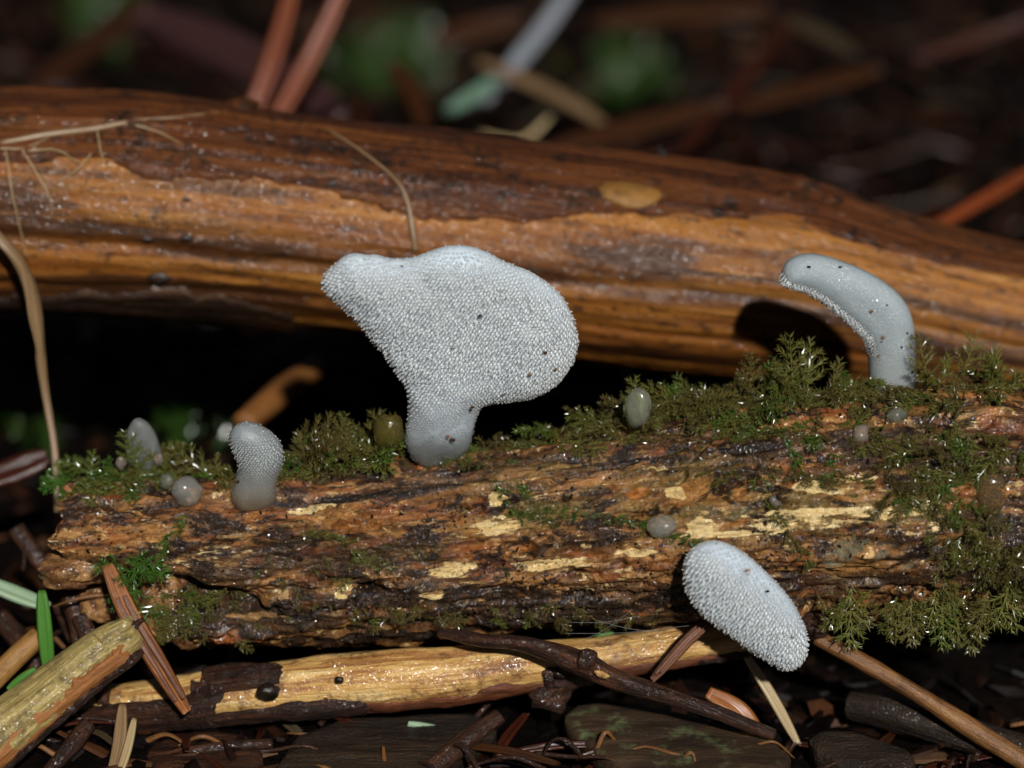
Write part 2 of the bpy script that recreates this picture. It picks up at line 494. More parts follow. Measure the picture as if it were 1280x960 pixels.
def front_log_mat():
    m = NT('rotten_wood')
    g = m.attr('grain')
    a = m.noise(m.mp(g, (0.9, 6, 6)), 1.0, 8, 0.66, 0.5)
    b = m.noise(m.mp(g, (2.6, 5, 5), (3, 1, 7)), 1.0, 7, 0.7, 0.3)
    base = m.ramp(a, [(0.34, (0.008, 0.004, 0.002)), (0.43, (0.045, 0.018, 0.006)), (0.51, (0.15, 0.066, 0.019)), (0.60, (0.29, 0.13, 0.034)), (0.74, (0.46, 0.25, 0.08))])
    base = m.mix(m.ramp(b, [(0.54, 0.0), (0.62, 0.75)]), base, (0.36, 0.17, 0.05))
    b2 = m.noise(m.mp(g, (4.0, 9, 9), (1, 9, 2)), 1.0, 6, 0.7, 0.3)
    base = m.mix(m.ramp(b2, [(0.57, 0.0), (0.63, 0.8)]), base, (0.60, 0.41, 0.17))
    base = m.mix(m.ramp(m.noise(m.mp(g, (1.3, 3.2, 3.2), (8, 4, 6)), 1.0, 6, 0.68), [(0.53, 0.0), (0.61, 0.7)]), base, (0.25, 0.062, 0.013))
    fine = m.noise(m.mp(g, (5, 16, 16)), 1.0, 5, 0.7)
    orange = m.ramp(fine, [(0.3, (0.18, 0.045, 0.006)), (0.7, (0.50, 0.18, 0.035))])
    pale = m.ramp(fine, [(0.25, (0.42, 0.24, 0.075)), (0.5, (0.60, 0.43, 0.18)), (0.75, (0.74, 0.60, 0.33))])
    algae = m.ramp(fine, [(0.3, (0.06, 0.05, 0.014)), (0.7, (0.19, 0.16, 0.05))])
    c = m.mix(m.attr('algae', 'Fac'), base, algae)
    c = m.mix(m.attr('orange', 'Fac'), c, orange)
    c = m.mix(m.attr('dark', 'Fac'), c, m.ramp(fine, [(0.35, (0.007, 0.004, 0.003)), (0.75, (0.045, 0.024, 0.012))]))
    soil = m.noise(m.mp(g, (1.5, 3.0, 3.0), (5, 2, 1)), 1.0, 8, 0.72, 0.4)
    c = m.mix(m.ramp(soil, [(0.495, 0.0), (0.56, 0.94)]), c, m.ramp(fine, [(0.35, (0.004, 0.0025, 0.002)), (0.75, (0.022, 0.011, 0.005))]))
    pf = m.math('ADD', m.attr('pale', 'Fac'), m.math('MULTIPLY', m.math('SUBTRACT', fine, 0.5), 1.5))
    pf = m.math('MULTIPLY', m.ramp(pf, [(0.42, 0.0), (0.58, 1.0)]), m.ramp(m.attr('pale', 'Fac'), [(0.05, 0.0), (0.25, 1.0)]))
    c = m.mix(pf, c, pale)
    sp = m.noise(g, 20.0, 4, 0.75)
    sp2 = m.noise(g, 2.2, 4, 0.6)
    spf = m.math('MULTIPLY', m.ramp(sp, [(0.55, 0.0), (0.64, 1.0)]), m.ramp(sp2, [(0.38, 0.15), (0.58, 0.95)]))
    c = m.mix(spf, c, (0.008, 0.005, 0.003))
    grit = m.ramp(m.noise(g, 30.0, 2, 0.5), [(0.66, 0.0), (0.72, 0.7)])
    c = m.mix(grit, c, (0.34, 0.20, 0.09))
    n = m.bump(a, 0.8, 0.0005)
    n = m.bump(fine, 0.8, 0.0004, n)
    n = m.bump(m.noise(g, 34.0, 3, 0.7), 1.0, 0.00022, n)
    r = m.ramp(sp2, [(0.3, 0.3), (0.7, 0.55)])
    glitter(m, g, 1.0, 0.09, 24.0)
    return m.out(c, r, n, Specular_IOR_Level=0.15)
MFL = front_log_mat()
log_o = empty('rotten_log', (0, 0, float(V[:, 2].min())))
tag(log_o, 'rotten wet log carrying moss and white jelly fungi', 'log')
mb = MB().add(V, F, grain=GR, **chan)
# ragged hollow at the broken end
cap_v = []; cap_g = []
base_ring = V[:nA]
rings = 14
prev = np.arange(nA)
cen = fl.center(np.array([-4.6]))[0]
allv = [base_ring]
for k in range(1, rings):
    t = k / (rings - 1)
    c0 = cen + np.array([0.35 + 0.75 * math.sin(t * 2.2), 0, 0])
    ring = base_ring + (c0 - base_ring) * t
    ring = ring + 0.14 * fbm(ring * [2.0, 3.5, 3.5], 4, seed=31)[:, None] * np.array([1.6, .4, .4])[None, :]
    allv.append(ring)
cv = np.vstack(allv)
cf = grid_faces(rings, nA)[:, ::-1]
mb.add(cv, cf, grain=cv * [1, 1, 1], pale=np.zeros(len(cv)), orange=0.5 + 0 * cv[:, 0], algae=np.zeros(len(cv)), dark=0.55 + 0.5 * fbm(cv * 2, 3, seed=33))
log_wood = mb.build('decayed_wood', MFL, log_o)

# crumbling pieces at the left end, slivers standing proud of the surface
W_CHUNK = wood_mat('crumbled_wood', [(0.30, (0.03, 0.012, 0.005)), (0.45, (0.15, 0.06, 0.018)), (0.58, (0.36, 0.18, 0.06)), (0.75, (0.55, 0.36, 0.16))], (4, 8, 5.0), 0.7, rough=(0.3, 0.5), bumpd=0.0012, wet=1.0)
def chunk(px, py, Y, size, seed, rot):
    mb = MB()
    v, f = ICO4
    u = np.sign(v) * np.abs(v) ** 0.72                     # blockier than a ball
    q = u * [1.4, 2.0, 3.4]
    d = 1 + 0.24 * fbm(q, 5, 0.6, seed=seed) + 0.12 * np.round(2.5 * fbm(u * [0.8, 1.2, 2.6], 3, seed=seed + 5)) / 2.5
    w = (u * d[:, None] * np.asarray(size)) @ rot.T
    mb.add(w + P(px, py, Y), f, grain=u * size)
    return mb.build('crumbled_chunk', W_CHUNK, log_o)
chunk(112, 700, -0.35, (0.50, 0.42, 0.20), 3, rotm('Y', 4))
chunk(85, 712, -0.5, (0.34, 0.30, 0.22), 4, rotm('Y', -8))
chunk(205, 748, -0.5, (0.30, 0.36, 0.52), 5, rotm('Y', 12))
chunk(232, 775, -0.45, (0.24, 0.30, 0.36), 6, rotm('Y', -14))
chunk(140, 745, -0.1, (0.42, 0.40, 0.30), 8, rotm('Y', 10))

# ------------------------------------------------------------------ back branch: barked, smooth, arched
bl_ctrl = [(-24, 6.0, -4.6, 1.45), (-19, 5.3, -2.6, 1.5), (-14, 4.6, -0.4, 1.5), (-10, 4.2, 0.55, 1.5)]
for px, top, bot in ((-20, 114, 388), (100, 113, 390), (200, 118, 395), (400, 148, 412), (600, 170, 436), (800, 195, 462), (1000, 226, 478), (1130, 268, 492), (1290, 308, 512)):
    c = P(px, (top + bot) / 2, 4.0)
    dcam = (c - CAM) @ FWD
    bl_ctrl.append((c[0], c[1], c[2], (bot - top) / 2 / PXCM * dcam / DIST))
bl_ctrl += [(9.5, 4.0, -0.9, 1.1), (13, 4.1, -2.2, 1.1), (18, 4.3, -4.2, 1.05)]
bl = Log(bl_ctrl, stations([(-24, -8, 0.25), (-8, 8.4, 0.03), (8.4, 18, 0.2)]), 240)
def bl_radius(X, A):
    R0 = bl.rad(X)
    q = np.column_stack([X, np.cos(A) * 1.5, np.sin(A) * 1.5])
    d = 0.07 * fbm(q * [0.18, 0.9, 0.9], 3, seed=41) + 0.035 * fbm(q * [0.35, 4.5, 4.5], 4, 0.55, seed=42) + 0.012 * fbm(q * [0.9, 12, 12], 3, seed=43) + 0.008 * fbm(q * [8, 14, 14], 2, seed=44)
    # long furrows
    d = d - 0.05 * np.exp(-((np.degrees(A) - 2 - 6 * np.sin(X * 0.4)) / 3.5) ** 2) - 0.04 * np.exp(-((np.degrees(A) + 26 - 5 * np.sin(X * 0.3 + 1)) / 3) ** 2)
    return R0 + d
def bl_point(X, A, off=0.0):
    return bl.center(X) + (bl_radius(X, A) + off)[:, None] * unit_ring(A)
nX2, nA2 = len(bl.x), len(bl.a)
XB = np.repeat(bl.x[:, None], nA2, 1).ravel(); AB = np.repeat(bl.a[None, :], nX2, 0).ravel()
VB = bl_point(XB, AB)
GB = np.column_stack([XB, 1.5 * np.cos(AB), 1.5 * np.sin(AB)])
FB = grid_faces(nX2, nA2)
bl_bvh = BVHTree.FromPolygons([Vector(p) for p in VB], [tuple(map(int, q)) for q in FB])
degB = np.degrees(AB)
sn = fbm(GB * [0.25, 1.2, 1.2], 3, seed=45)
stain = np.maximum.reduce([
    1.25 * np.exp(-((degB - 3 - 4 * np.sin(XB * 0.35 + .4) + 9 * sn) / 8.5) ** 2) * (0.65 + 0.5 * sstep(2, -3, XB)),
    1.2 * np.exp(-((degB + 34 + 10 * sn) / 9) ** 2) * (0.4 + 0.6 * sstep(3, -2, XB)),
    0.6 * np.exp(-((degB + 12 - 10 * sn) / 3) ** 2)])
stain = stain * (0.75 + 0.9 * fbm(GB * [0.7, 6, 6], 4, 0.6, seed=48))
stain = np.clip(stain + 0.9 * sstep(0.05, 0.35, fbm(GB * [0.3, 3.5, 3.5], 4, seed=46)), 0, 1)
redd = sstep(-0.1, 0.5, fbm(GB * [0.25, 2.0, 2.0], 4, seed=47))
def back_wood_mat():
    m = NT('barkless_wood')
    g = m.attr('grain')
    a = m.noise(m.mp(g, (0.28, 6, 6)), 1.0, 8, 0.62, 0.5)
    f = m.noise(m.mp(g, (1.2, 18, 18)), 1.0, 5, 0.65)
    c = m.ramp(a, [(0.30, (0.09, 0.029, 0.006)), (0.45, (0.29, 0.115, 0.019)), (0.58, (0.44, 0.205, 0.040)), (0.75, (0.55, 0.31, 0.085))])
    c = m.mix(m.math('MULTIPLY', m.attr('redd', 'Fac'), 0.55), c, (0.26, 0.085, 0.016))
    c = m.mix(m.ramp(f, [(0.55, 0.0), (0.70, 0.55)]), c, (0.08, 0.03, 0.009))
    c = m.mix(m.attr('stain', 'Fac'), c, m.ramp(f, [(0.3, (0.018, 0.008, 0.003)), (0.7, (0.12, 0.048, 0.014))]))
    sp = m.noise(g, 9.0, 5, 0.7)
    sp3 = m.noise(m.mp(g, (2.5, 7, 7)), 1.0, 6, 0.7)
    c = m.mix(m.ramp(sp, [(0.58, 0.0), (0.64, 0.8)]), c, (0.02, 0.010, 0.005))
    c = m.mix(m.ramp(sp3, [(0.55, 0.0), (0.63, 0.8)]), c, (0.05, 0.02, 0.008))
    n = m.bump(a, 0.6, 0.0006); n = m.bump(f, 0.6, 0.0003, n); n = m.bump(m.noise(g, 24, 3, 0.7), 0.9, 0.00022, n)
    c = m.mix(1.0, c, (0.70, 0.60, 0.48), 'MULTIPLY')
    glitter(m, g, 0.45, 0.13, 15.0)
    return m.out(c, m.ramp(sp, [(0.3, 0.35), (0.7, 0.55)]), n, Specular_IOR_Level=0.2)
branch = empty('arched_branch', (0, 4, float(VB[:, 2].min())))
tag(branch, 'thick bare branch with smooth orange wood and torn bark, behind the mossy log', 'branch')
branch_wood = MB().add(VB, FB, grain=GB, stain=stain, redd=redd).build('stripped_wood', back_wood_mat(), branch)
BARK = wood_mat('branch_bark', [(0.28, (0.018, 0.007, 0.004)), (0.42, (0.095, 0.026, 0.007)), (0.54, (0.23, 0.068, 0.015)), (0.68, (0.34, 0.125, 0.028)), (0.82, (0.44, 0.23, 0.075))], (0.22, 8, 8), 1.0, (0.010, 0.006, 0.004), (0.35, 0.6), 0.0011, wet=0.3, spec=0.2, gain=0.5)
def bark_sheet(xa, xb, lo, hi, off, seed, name='bark', nx=None, nv=90, mat=None):
    """curved sheet of bark hugging the branch between angles lo(x) and hi(x)"""
    nx = nx or max(30, int((xb - xa) / 0.03))
    xs = np.linspace(xa, xb, nx); v = np.linspace(0, 1, nv)
    L = lo(xs); H = hi(xs)
    A = np.radians(L[:, None] + (H - L)[:, None] * v[None, :])
    X = np.repeat(xs[:, None], nv, 1)
    q = np.column_stack([X.ravel(), 1.5 * np.cos(A.ravel()), 1.5 * np.sin(A.ravel())])
    edge = np.minimum(v, 1 - v)[None, :] * np.abs(H - L)[:, None]
    ends = np.minimum(xs - xa, xb - xs)[:, None]
    lift = np.clip(edge / 1.6, 0, 1) * np.clip(ends / 0.05, 0, 1)
    t = off * np.sqrt(lift) * (1 + 0.8 * fbm(q * [0.5, 5, 5], 4, 0.6, seed=seed).reshape(A.shape)) - 0.02 * (1 - lift)
    pts = bl_point(X.ravel(), A.ravel(), t.ravel())
    return MB().add(pts, grid_faces(nx, nv, False), grain=q).build(name, mat or BARK, branch)
def hit_down(px, py, bvh=None):
    for t in range(14):
        loc, nr = on_log(px, py + 3 * t, bvh)
        if loc is not None: return loc, nr
    raise RuntimeError('no hit %s %s' % (px, py))
def pyang(px, py):
    loc, _ = hit_down(px, py, bl_bvh)
    c = bl.center(np.array([loc[0]]))[0]
    return loc[0], math.degrees(math.atan2(loc[2] - c[2], -(loc[1] - c[1])))
def edge_curve(pix, jag, seed, fr=1.0):
    k = [pyang(*p) for p in pix]
    kx = np.array([a for a, _ in k]); ka = np.array([b for _, b in k])
    def fn(x):
        q = np.column_stack([x * 2.0 * fr, x * 0, x * 0])
        return np.interp(x, kx, ka) + jag * fbm(q, 5, 0.62, seed=seed) + jag * 0.5 * np.round(2 * fbm(q * 0.6, 2, seed=seed + 3)) / 2
    return fn
low_edge = edge_curve([(4, 205), (130, 208), (185, 226), (320, 228), (420, 250), (520, 268), (640, 275), (760, 272), (880, 280), (960, 275), (1060, 292), (1170, 330), (1275, 342)], 8, 51, 0.45)
bark_sheet(-24, 18, low_edge, lambda x: 205 + 8 * np.sin(x), 0.035, 52, nv=150)
lowb = edge_curve([(10, 372), (120, 366), (200, 362), (300, 372), (345, 388)], 6, 53)
bark_sheet(-20, -2.95, lambda x: np.full_like(x, -150.0) + 0 * x, lambda x: np.minimum(lowb(x), -24), 0.06, 54, nv=70, mat=wood_mat('rotten_bark', [(0.3, (0.006, 0.004, 0.003)), (0.5, (0.03, 0.014, 0.007)), (0.7, (0.10, 0.045, 0.016))], (0.6, 5, 5), 0.5, rough=(0.2, 0.5), bumpd=0.001, wet=0.4, spec=0.2))
SCAR = wood_mat('scar_wood', [(0.3, (0.17, 0.075, 0.015)), (0.7, (0.29, 0.145, 0.035))], (0.6, 5, 5), 0.5)
def surf_patch(name, bvh, outline, mat, parent, thick, seed, spacing=0.05, lift=0.0, jag=0.0):
    """irregular flake lying on a log: its outline is cast onto the surface"""
    pts = np.asarray(outline, float)
    pts = resample(pts, spacing)
    if jag:
        nn = fbm(np.column_stack([pts * 0.12, pts[:, :1] * 0]), 3, seed=seed)
        c = pts.mean(0); pts = c + (pts - c) * (1 + jag * nn)[:, None]
    v2, tri = fill2d(pts / PXCM, spacing)
    d = poly_dist(v2, pts / PXCM)
    top = []; bad = False
    for (x, y), dd in zip(v2, d):
        loc, nr = on_log(x * PXCM, y * PXCM, bvh)
        if loc is None: bad = True; break
        h = thick * math.sqrt(min(1, dd / 0.05)) - 0.012 if dd > 1e-4 else -0.03
        top.append(np.append(loc - ray(x * PXCM, y * PXCM) * (h + lift * (dd > 1e-4)), h))
    if bad: return None
    top = np.array(top)
    q = top[:, :3].copy()
    top[:, :3] += ray(640, 480) * (-0.25 * thick) * fbm(q * [3, 9, 9], 3, seed=seed)[:, None]
    bot = top[:, :3] + ray(640, 480) * 0.06
    n = len(top)
    f = [(a, c, b) for a, b, c in tri]
    f = f + [(a + n, b + n, c + n) for a, b, c in tri]
    bnd = boundary(tri)
    f += [(b, a, a + n, b + n) for a, b in bnd]
    return MB().add(np.vstack([top[:, :3], bot]), f, grain=np.vstack([q, q])).build(name, mat, parent)
def resample(p, sp, px=True, smooth=2):
    """closed outline, Chaikin smoothed and evenly spaced"""
    p = np.asarray(p, float)
    for _ in range(smooth):
        q = np.roll(p, -1, 0)
        p = np.column_stack([0.75 * p + 0.25 * q, 0.25 * p + 0.75 * q]).reshape(-1, 2)
    q = np.vstack([p, p[:1]])
    s = np.concatenate([[0], np.cumsum(np.linalg.norm(np.diff(q, axis=0), axis=1))])
    step = sp * (PXCM if px else 1)
    n = max(8, int(s[-1] / step))
    u = np.linspace(0, s[-1], n, endpoint=False)
    return np.column_stack([np.interp(u, s, q[:, k]) for k in (0, 1)])
def inside(pts, poly):
    x, y = pts[:, 0], pts[:, 1]
    c = np.zeros(len(pts), bool)
    q = np.roll(poly, -1, 0)
    for (x1, y1), (x2, y2) in zip(poly, q):
        k = ((y1 > y) != (y2 > y)) & (x < (x2 - x1) * (y - y1) / (y2 - y1 + 1e-15) + x1)
        c ^= k
    return c
def poly_dist(pts, poly, grad=False):
    q = np.roll(poly, -1, 0)
    best = np.full(len(pts), 1e9); near = np.zeros_like(pts)
    for a, b in zip(poly, q):
        ab = b - a
        t = np.clip(((pts - a) @ ab) / (ab @ ab + 1e-15), 0, 1)
        c = a + t[:, None] * ab
        d = np.linalg.norm(pts - c, axis=1)
        k = d < best
        best[k] = d[k]; near[k] = c[k]
    return (best, near) if grad else best
def fill2d(poly, sp, rings=(0.25, 0.6)):
    lo, hi = poly.min(0), poly.max(0)
    xs = np.arange(lo[0], hi[0], sp); ys = np.arange(lo[1], hi[1], sp * 0.866)
    g = np.array([(x + (j % 2) * sp / 2, y) for j, y in enumerate(ys) for x in xs])
    g = g[inside(g, poly)]
    d = poly_dist(g, poly) if len(g) else np.zeros(0)
    g = g[d > sp * 0.95] if len(g) else g
    extra = []
    nx = np.roll(poly, -1, 0) - np.roll(poly, 1, 0)
    nr = norm(np.column_stack([-nx[:, 1], nx[:, 0]]))
    area = 0.5 * np.sum(poly[:, 0] * np.roll(poly[:, 1], -1) - poly[:, 1] * np.roll(poly[:, 0], -1))
    if area < 0: nr = -nr
    for r in rings:
        e = poly + nr * sp * r
        k = inside(e, poly)
        e = e[k]
        dd = poly_dist(e, poly)
        extra.append(e[dd > sp * r * 0.85])
    pts = np.vstack([poly] + extra + ([g] if len(g) else []))
    n = len(poly)
    edges = [(i, (i + 1) % n) for i in range(n)]
    r = delaunay_2d_cdt([Vector(p) for p in pts], edges, [], 1, 1e-7)
    v = np.array([x[:] for x in r[0]])
    tri = [tuple(t) for t in r[2]]
    out = []
    for a, b, c in tri:
        A = (v[b][0] - v[a][0]) * (v[c][1] - v[a][1]) - (v[b][1] - v[a][1]) * (v[c][0] - v[a][0])
        out.append((a, b, c) if A > 0 else (a, c, b))
    return v, out
def boundary(tri):
    cnt = {}
    for t in tri:
        for a, b in ((t[0], t[1]), (t[1], t[2]), (t[2], t[0])):
            cnt[(a, b)] = 1
    return [(b, a) for (a, b) in cnt if (b, a) not in cnt]
surf_patch('bark_scar', bl_bvh, [(742, 232), (765, 224), (800, 228), (832, 238), (825, 255), (795, 264), (765, 258), (752, 246)], SCAR, branch, 0.10, 61, 0.06)
# small broken stub on the branch top and a dark knot below
KNOT = flat_mat('dark_knot', (0.006, 0.004, 0.003), (0.03, 0.016, 0.01), 0.35)
for px, py, s in ((200, 348, 0.16), (185, 300, 0.09), (232, 298, 0.1), (470, 330, .06), (232, 250, .06)):
    loc, nr = on_log(px, py, bl_bvh)
    lump(MB(), loc - nr * s * 0.4, (s * 1.2, s * 0.7, s * 0.7), ICO3, 0.4, 1.5, px).build('knot', KNOT, branch_wood)
for px, py, s in ((300, 118, 0.2), (1000, 228, 0.22), (1040, 246, 0.15), (985, 240, 0.12)):
    loc, nr = hit_down(px, py + 4, bl_bvh)
    lump(MB(), loc, (s * 1.3, s, s * 0.6), ICO3, 0.5, 1.5, px).build('bark_stub', BARK, branch)

# pale slivers and flakes of the front log, lying proud of its surface
SLIVER = wood_mat('bleached_sliver', [(0.3, (0.34, 0.18, 0.05)), (0.5, (0.55, 0.38, 0.15)), (0.7, (0.68, 0.52, 0.26))], (1.6, 17, 17), 0.9, rough=(0.2, 0.45), wet=0.6, bumpd=0.0009)
TANFLK = wood_mat('tan_flake', [(0.3, (0.16, 0.07, 0.02)), (0.55, (0.33, 0.18, 0.06)), (0.75, (0.48, 0.31, 0.13))], (2, 13, 13), 0.9, rough=(0.2, 0.45), wet=0.6, bumpd=0.0009)
DARKFLK = wood_mat('dark_flake', [(0.3, (0.012, 0.006, 0.003)), (0.6, (0.06, 0.026, 0.01)), (0.8, (0.15, 0.07, 0.025))], (1.5, 5, 5), 0.5, rough=(0.15, 0.4), wet=0.8)
LICHEN = flat_mat('grey_crust', (0.035, 0.026, 0.012), (0.24, 0.20, 0.11), 0.7, 16.0, bumpd=0.0012)
def sliver(px, py, L, H, mat, seed, name='wood_sliver', tilt=0.0):
    r = random.Random(seed)
    k = 13
    up = [(px - L / 2 + L * i / (k - 1), py - H / 2 * (math.sin(math.pi * (0.06 + 0.88 * i / (k - 1))) ** 0.9) * r.uniform(0.25, 1.5)) for i in range(k)]
    dn = [(px + L / 2 - L * i / (k - 1), py + H / 2 * (math.sin(math.pi * (0.06 + 0.88 * i / (k - 1))) ** 0.9) * r.uniform(0.25, 1.5)) for i in range(k)]
    o = np.array(up + dn)
    c, s = math.cos(tilt), math.sin(tilt)
    o = np.column_stack([px + (o[:, 0] - px) * c - (o[:, 1] - py) * s, py + (o[:, 0] - px) * s + (o[:, 1] - py) * c])
    return surf_patch(name, fl_bvh, o, mat, log_o, r.uniform(0.022, 0.04), seed, 0.03)
k = 0
for px, py, L, H, mt, tl in (
    (668, 703, 80, 15, SLIVER, -.06), (722, 706, 60, 14, SLIVER, -.03), (558, 709, 30, 10, SLIVER, 0), (432, 741, 26, 15, TANFLK, .1), (540, 742, 34, 22, TANFLK, -.2),
    (845, 617, 26, 14, SLIVER, .1), (884, 655, 44, 18, SLIVER, .1), (925, 668, 110, 9, SLIVER, -.05), (625, 652, 30, 22, TANFLK, .2), (628, 622, 22, 20, SLIVER, .2),
    (390, 637, 40, 9, SLIVER, 0), (615, 690, 36, 10, TANFLK, 0), (700, 735, 40, 12, TANFLK, 0), (795, 697, 36, 9, TANFLK, 0), (825, 705, 26, 10, SLIVER, 0),
    (1060, 606, 90, 20, TANFLK, .02), (1115, 662, 90, 12, TANFLK, -.06), (1180, 645, 60, 12, TANFLK, -.06), (1000, 648, 90, 7, SLIVER, -.04), (960, 682, 50, 9, TANFLK, -.05), (1070, 652, 70, 9, SLIVER, 0.02),
    (300, 668, 70, 22, TANFLK, -.12), (260, 700, 50, 18, TANFLK, .15), (200, 640, 90, 26, DARKFLK, .05), (120, 640, 80, 34, DARKFLK, .1), (330, 720, 46, 18, DARKFLK, 0),
    (450, 672, 90, 16, DARKFLK, -.05), (520, 655, 70, 16, TANFLK, -.05), (590, 762, 60, 14, DARKFLK, 0), (320, 770, 90, 24, TANFLK, 0), (500, 778, 90, 14, DARKFLK, -.03), (750, 660, 60, 14, DARKFLK, .04),
    (800, 640, 60, 10, DARKFLK, .05), (680, 620, 50, 10, DARKFLK, .05), (770, 605, 70, 9, SLIVER, -.1), (720, 600, 50, 8, TANFLK, 0), (1215, 515, 60, 40, TANFLK, -.4), (1160, 520, 40, 16, DARKFLK, 0),
    (1240, 560, 60, 26, DARKFLK, 0), (430, 606, 70, 14, TANFLK, -.06), (500, 612, 60, 9, DARKFLK, 0), (365, 655, 50, 10, TANFLK, 0)):
    k += 1
    sliver(px, py, L * 0.9, H * 0.5, mt, 300 + k, 'bark_flake' if mt is DARKFLK else 'wood_sliver', tl)

for k, oc in enumerate(([(1020, 700), (1035, 680), (1065, 668), (1085, 672), (1080, 690), (1050, 712), (1030, 716)], [(1085, 690), (1100, 681), (1118, 684), (1112, 697), (1095, 703)], [(1120, 708), (1140, 700), (1150, 706), (1136, 716)])):
    surf_patch('grey_crust', fl_bvh, oc, LICHEN, log_o, 0.014, 500 + k, 0.022, jag=0.45)

# ------------------------------------------------------------------ jelly fungi
def jelly_mat(name, cap, foot, z0, z1, rough=0.3, trans=0.0, sss_scale=0.003, axis=2, bumpy=0.5):
    """gelatinous flesh: milky cap colour fading into the greyer clear stalk"""
    m = NT(name)
    o = m.obj()
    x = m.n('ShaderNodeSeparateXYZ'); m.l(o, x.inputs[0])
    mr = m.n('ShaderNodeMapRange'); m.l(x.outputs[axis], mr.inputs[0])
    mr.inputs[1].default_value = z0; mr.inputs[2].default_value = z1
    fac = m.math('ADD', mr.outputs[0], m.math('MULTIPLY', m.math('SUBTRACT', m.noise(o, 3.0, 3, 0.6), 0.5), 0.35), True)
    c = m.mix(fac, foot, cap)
    n = m.bump(m.noise(o, 42.0, 3, 0.65), bumpy, 0.00018)
    glitter(m, o, 0.75 if bumpy > 0.3 else 0.35, 0.12, 20.0)
    kw = dict(Subsurface_Weight=1.0, Subsurface_Scale=sss_scale, IOR=1.36, Transmission_Weight=trans)
    mat = m.out(c, rough, n, **kw)
    m.b.inputs['Subsurface Radius'].default_value = (1.0, 1.05, 1.15)
    return mat
def prof(d, w): 
    t = np.clip(d / w, 0, 1)
    return np.sqrt(np.clip(1 - (1 - t) ** 2.2, 0, 1))
class Inflated:
    """soft body from an upright outline in the plane Y = Y0, with depth and a bend"""
    def __init__(s, px_outline, Y0, w, tf, tb, sp=0.045, bend=None, amp=0.0, seed=0, thin=None):
        s.thin = thin
        pts = resample(np.asarray(px_outline, float), sp)
        poly = np.array([P(a, b, Y0)[[0, 2]] for a, b in pts])
        if 0.5 * np.sum(poly[:, 0] * np.roll(poly[:, 1], -1) - poly[:, 1] * np.roll(poly[:, 0], -1)) < 0:
            poly = poly[::-1]
        s.poly, s.Y0, s.w, s.tf, s.tb, s.bend, s.amp, s.seed = poly, Y0, w, tf, tb, bend or (lambda x, z: 0 * x), amp, seed
        s.v2, s.tri = fill2d(poly, sp, (0.12, 0.35, 0.65))
    def height(s, p):
        d = poly_dist(p, s.poly)
        return prof(d, s.w) * (s.thin(p) if s.thin else 1.0)
    def front(s, p):
        h = s.height(p)
        q = np.column_stack([p[:, 0], p[:, 1], 0 * h])
        wob = s.amp * fbm(q * 2.2, 3, seed=s.seed) * h
        return np.column_stack([p[:, 0], s.Y0 + s.bend(p[:, 0], p[:, 1]) - s.tf * h - wob, p[:, 1]])
    def body(s, mb):
        f = s.front(s.v2); h = s.height(s.v2)
        b = f.copy(); b[:, 1] = s.Y0 + s.bend(s.v2[:, 0], s.v2[:, 1]) + s.tb * h
        n = len(f)
        edge = poly_dist(s.v2, s.poly) < 1e-5
        idx = np.where(edge, np.arange(n), np.arange(n) + n)
        faces = list(s.tri) + [(idx[a], idx[c], idx[b_]) for a, b_, c in s.tri]
        mb.add(np.vstack([f, b]), faces)
        return mb
    def normal(s, p, e=0.012):
        a = s.front(p + [e, 0]) - s.front(p - [e, 0]); b = s.front(p + [0, e]) - s.front(p - [0, e])
        return norm(np.cross(a, b))
def cones(mb, base, dirs, length, rad, seg=5):
    """soft conical teeth: base ring, belly ring, round tip"""
    n = len(base)
    d = norm(dirs)
    ref = np.where(np.abs(d[:, 2:3]) > 0.9, np.array([[1.0, 0, 0]]), np.array([[0, 0, 1.0]]))
    u = norm(np.cross(ref, d)); w = np.cross(d, u)
    a = np.arange(seg) / seg * 2 * math.pi
    ca, sa = np.cos(a)[None, :, None], np.sin(a)[None, :, None]
    rings = []
    for t, r in ((-0.25, 1.0), (0.35, 0.86), (0.8, 0.5)):
        c = base + d * (length * t)[:, None]
        rings.append(c[:, None, :] + (rad * r)[:, None, None] * (ca * u[:, None, :] + sa * w[:, None, :]))
    tip = (base + d * length[:, None])[:, None, :]
    v = np.concatenate(rings + [tip], 1)
    k = 3 * seg + 1
    loc = []
    for q in (0, 1):
        for j in range(seg):
            l = (j + 1) % seg
            loc.append((q * seg + j, q * seg + l, (q + 1) * seg + l, (q + 1) * seg + j))
    tips = [(2 * seg + j, 2 * seg + (j + 1) % seg, 3 * seg) for j in range(seg)]
    F = []
    for i in range(n):
        o = i * k
        F += [tuple(x + o for x in q) for q in loc] + [tuple(x + o for x in q) for q in tips]
    mb.add(v.reshape(-1, 3), F)
    return mb
def hexpts(poly, sp, jit):
    lo, hi = poly.min(0), poly.max(0)
    ys = np.arange(lo[1], hi[1], sp * 0.8)
    g = np.array([(x + (j % 2) * sp / 2, y) for j, y in enumerate(ys) for x in np.arange(lo[0], hi[0], sp)])
    g = g + RNG.normal(size=g.shape) * sp * jit
    return g[inside(g, poly)]
def zoom(pts, x0, y0, k): return [(x0 + a / k, y0 + b / k) for a, b in pts]

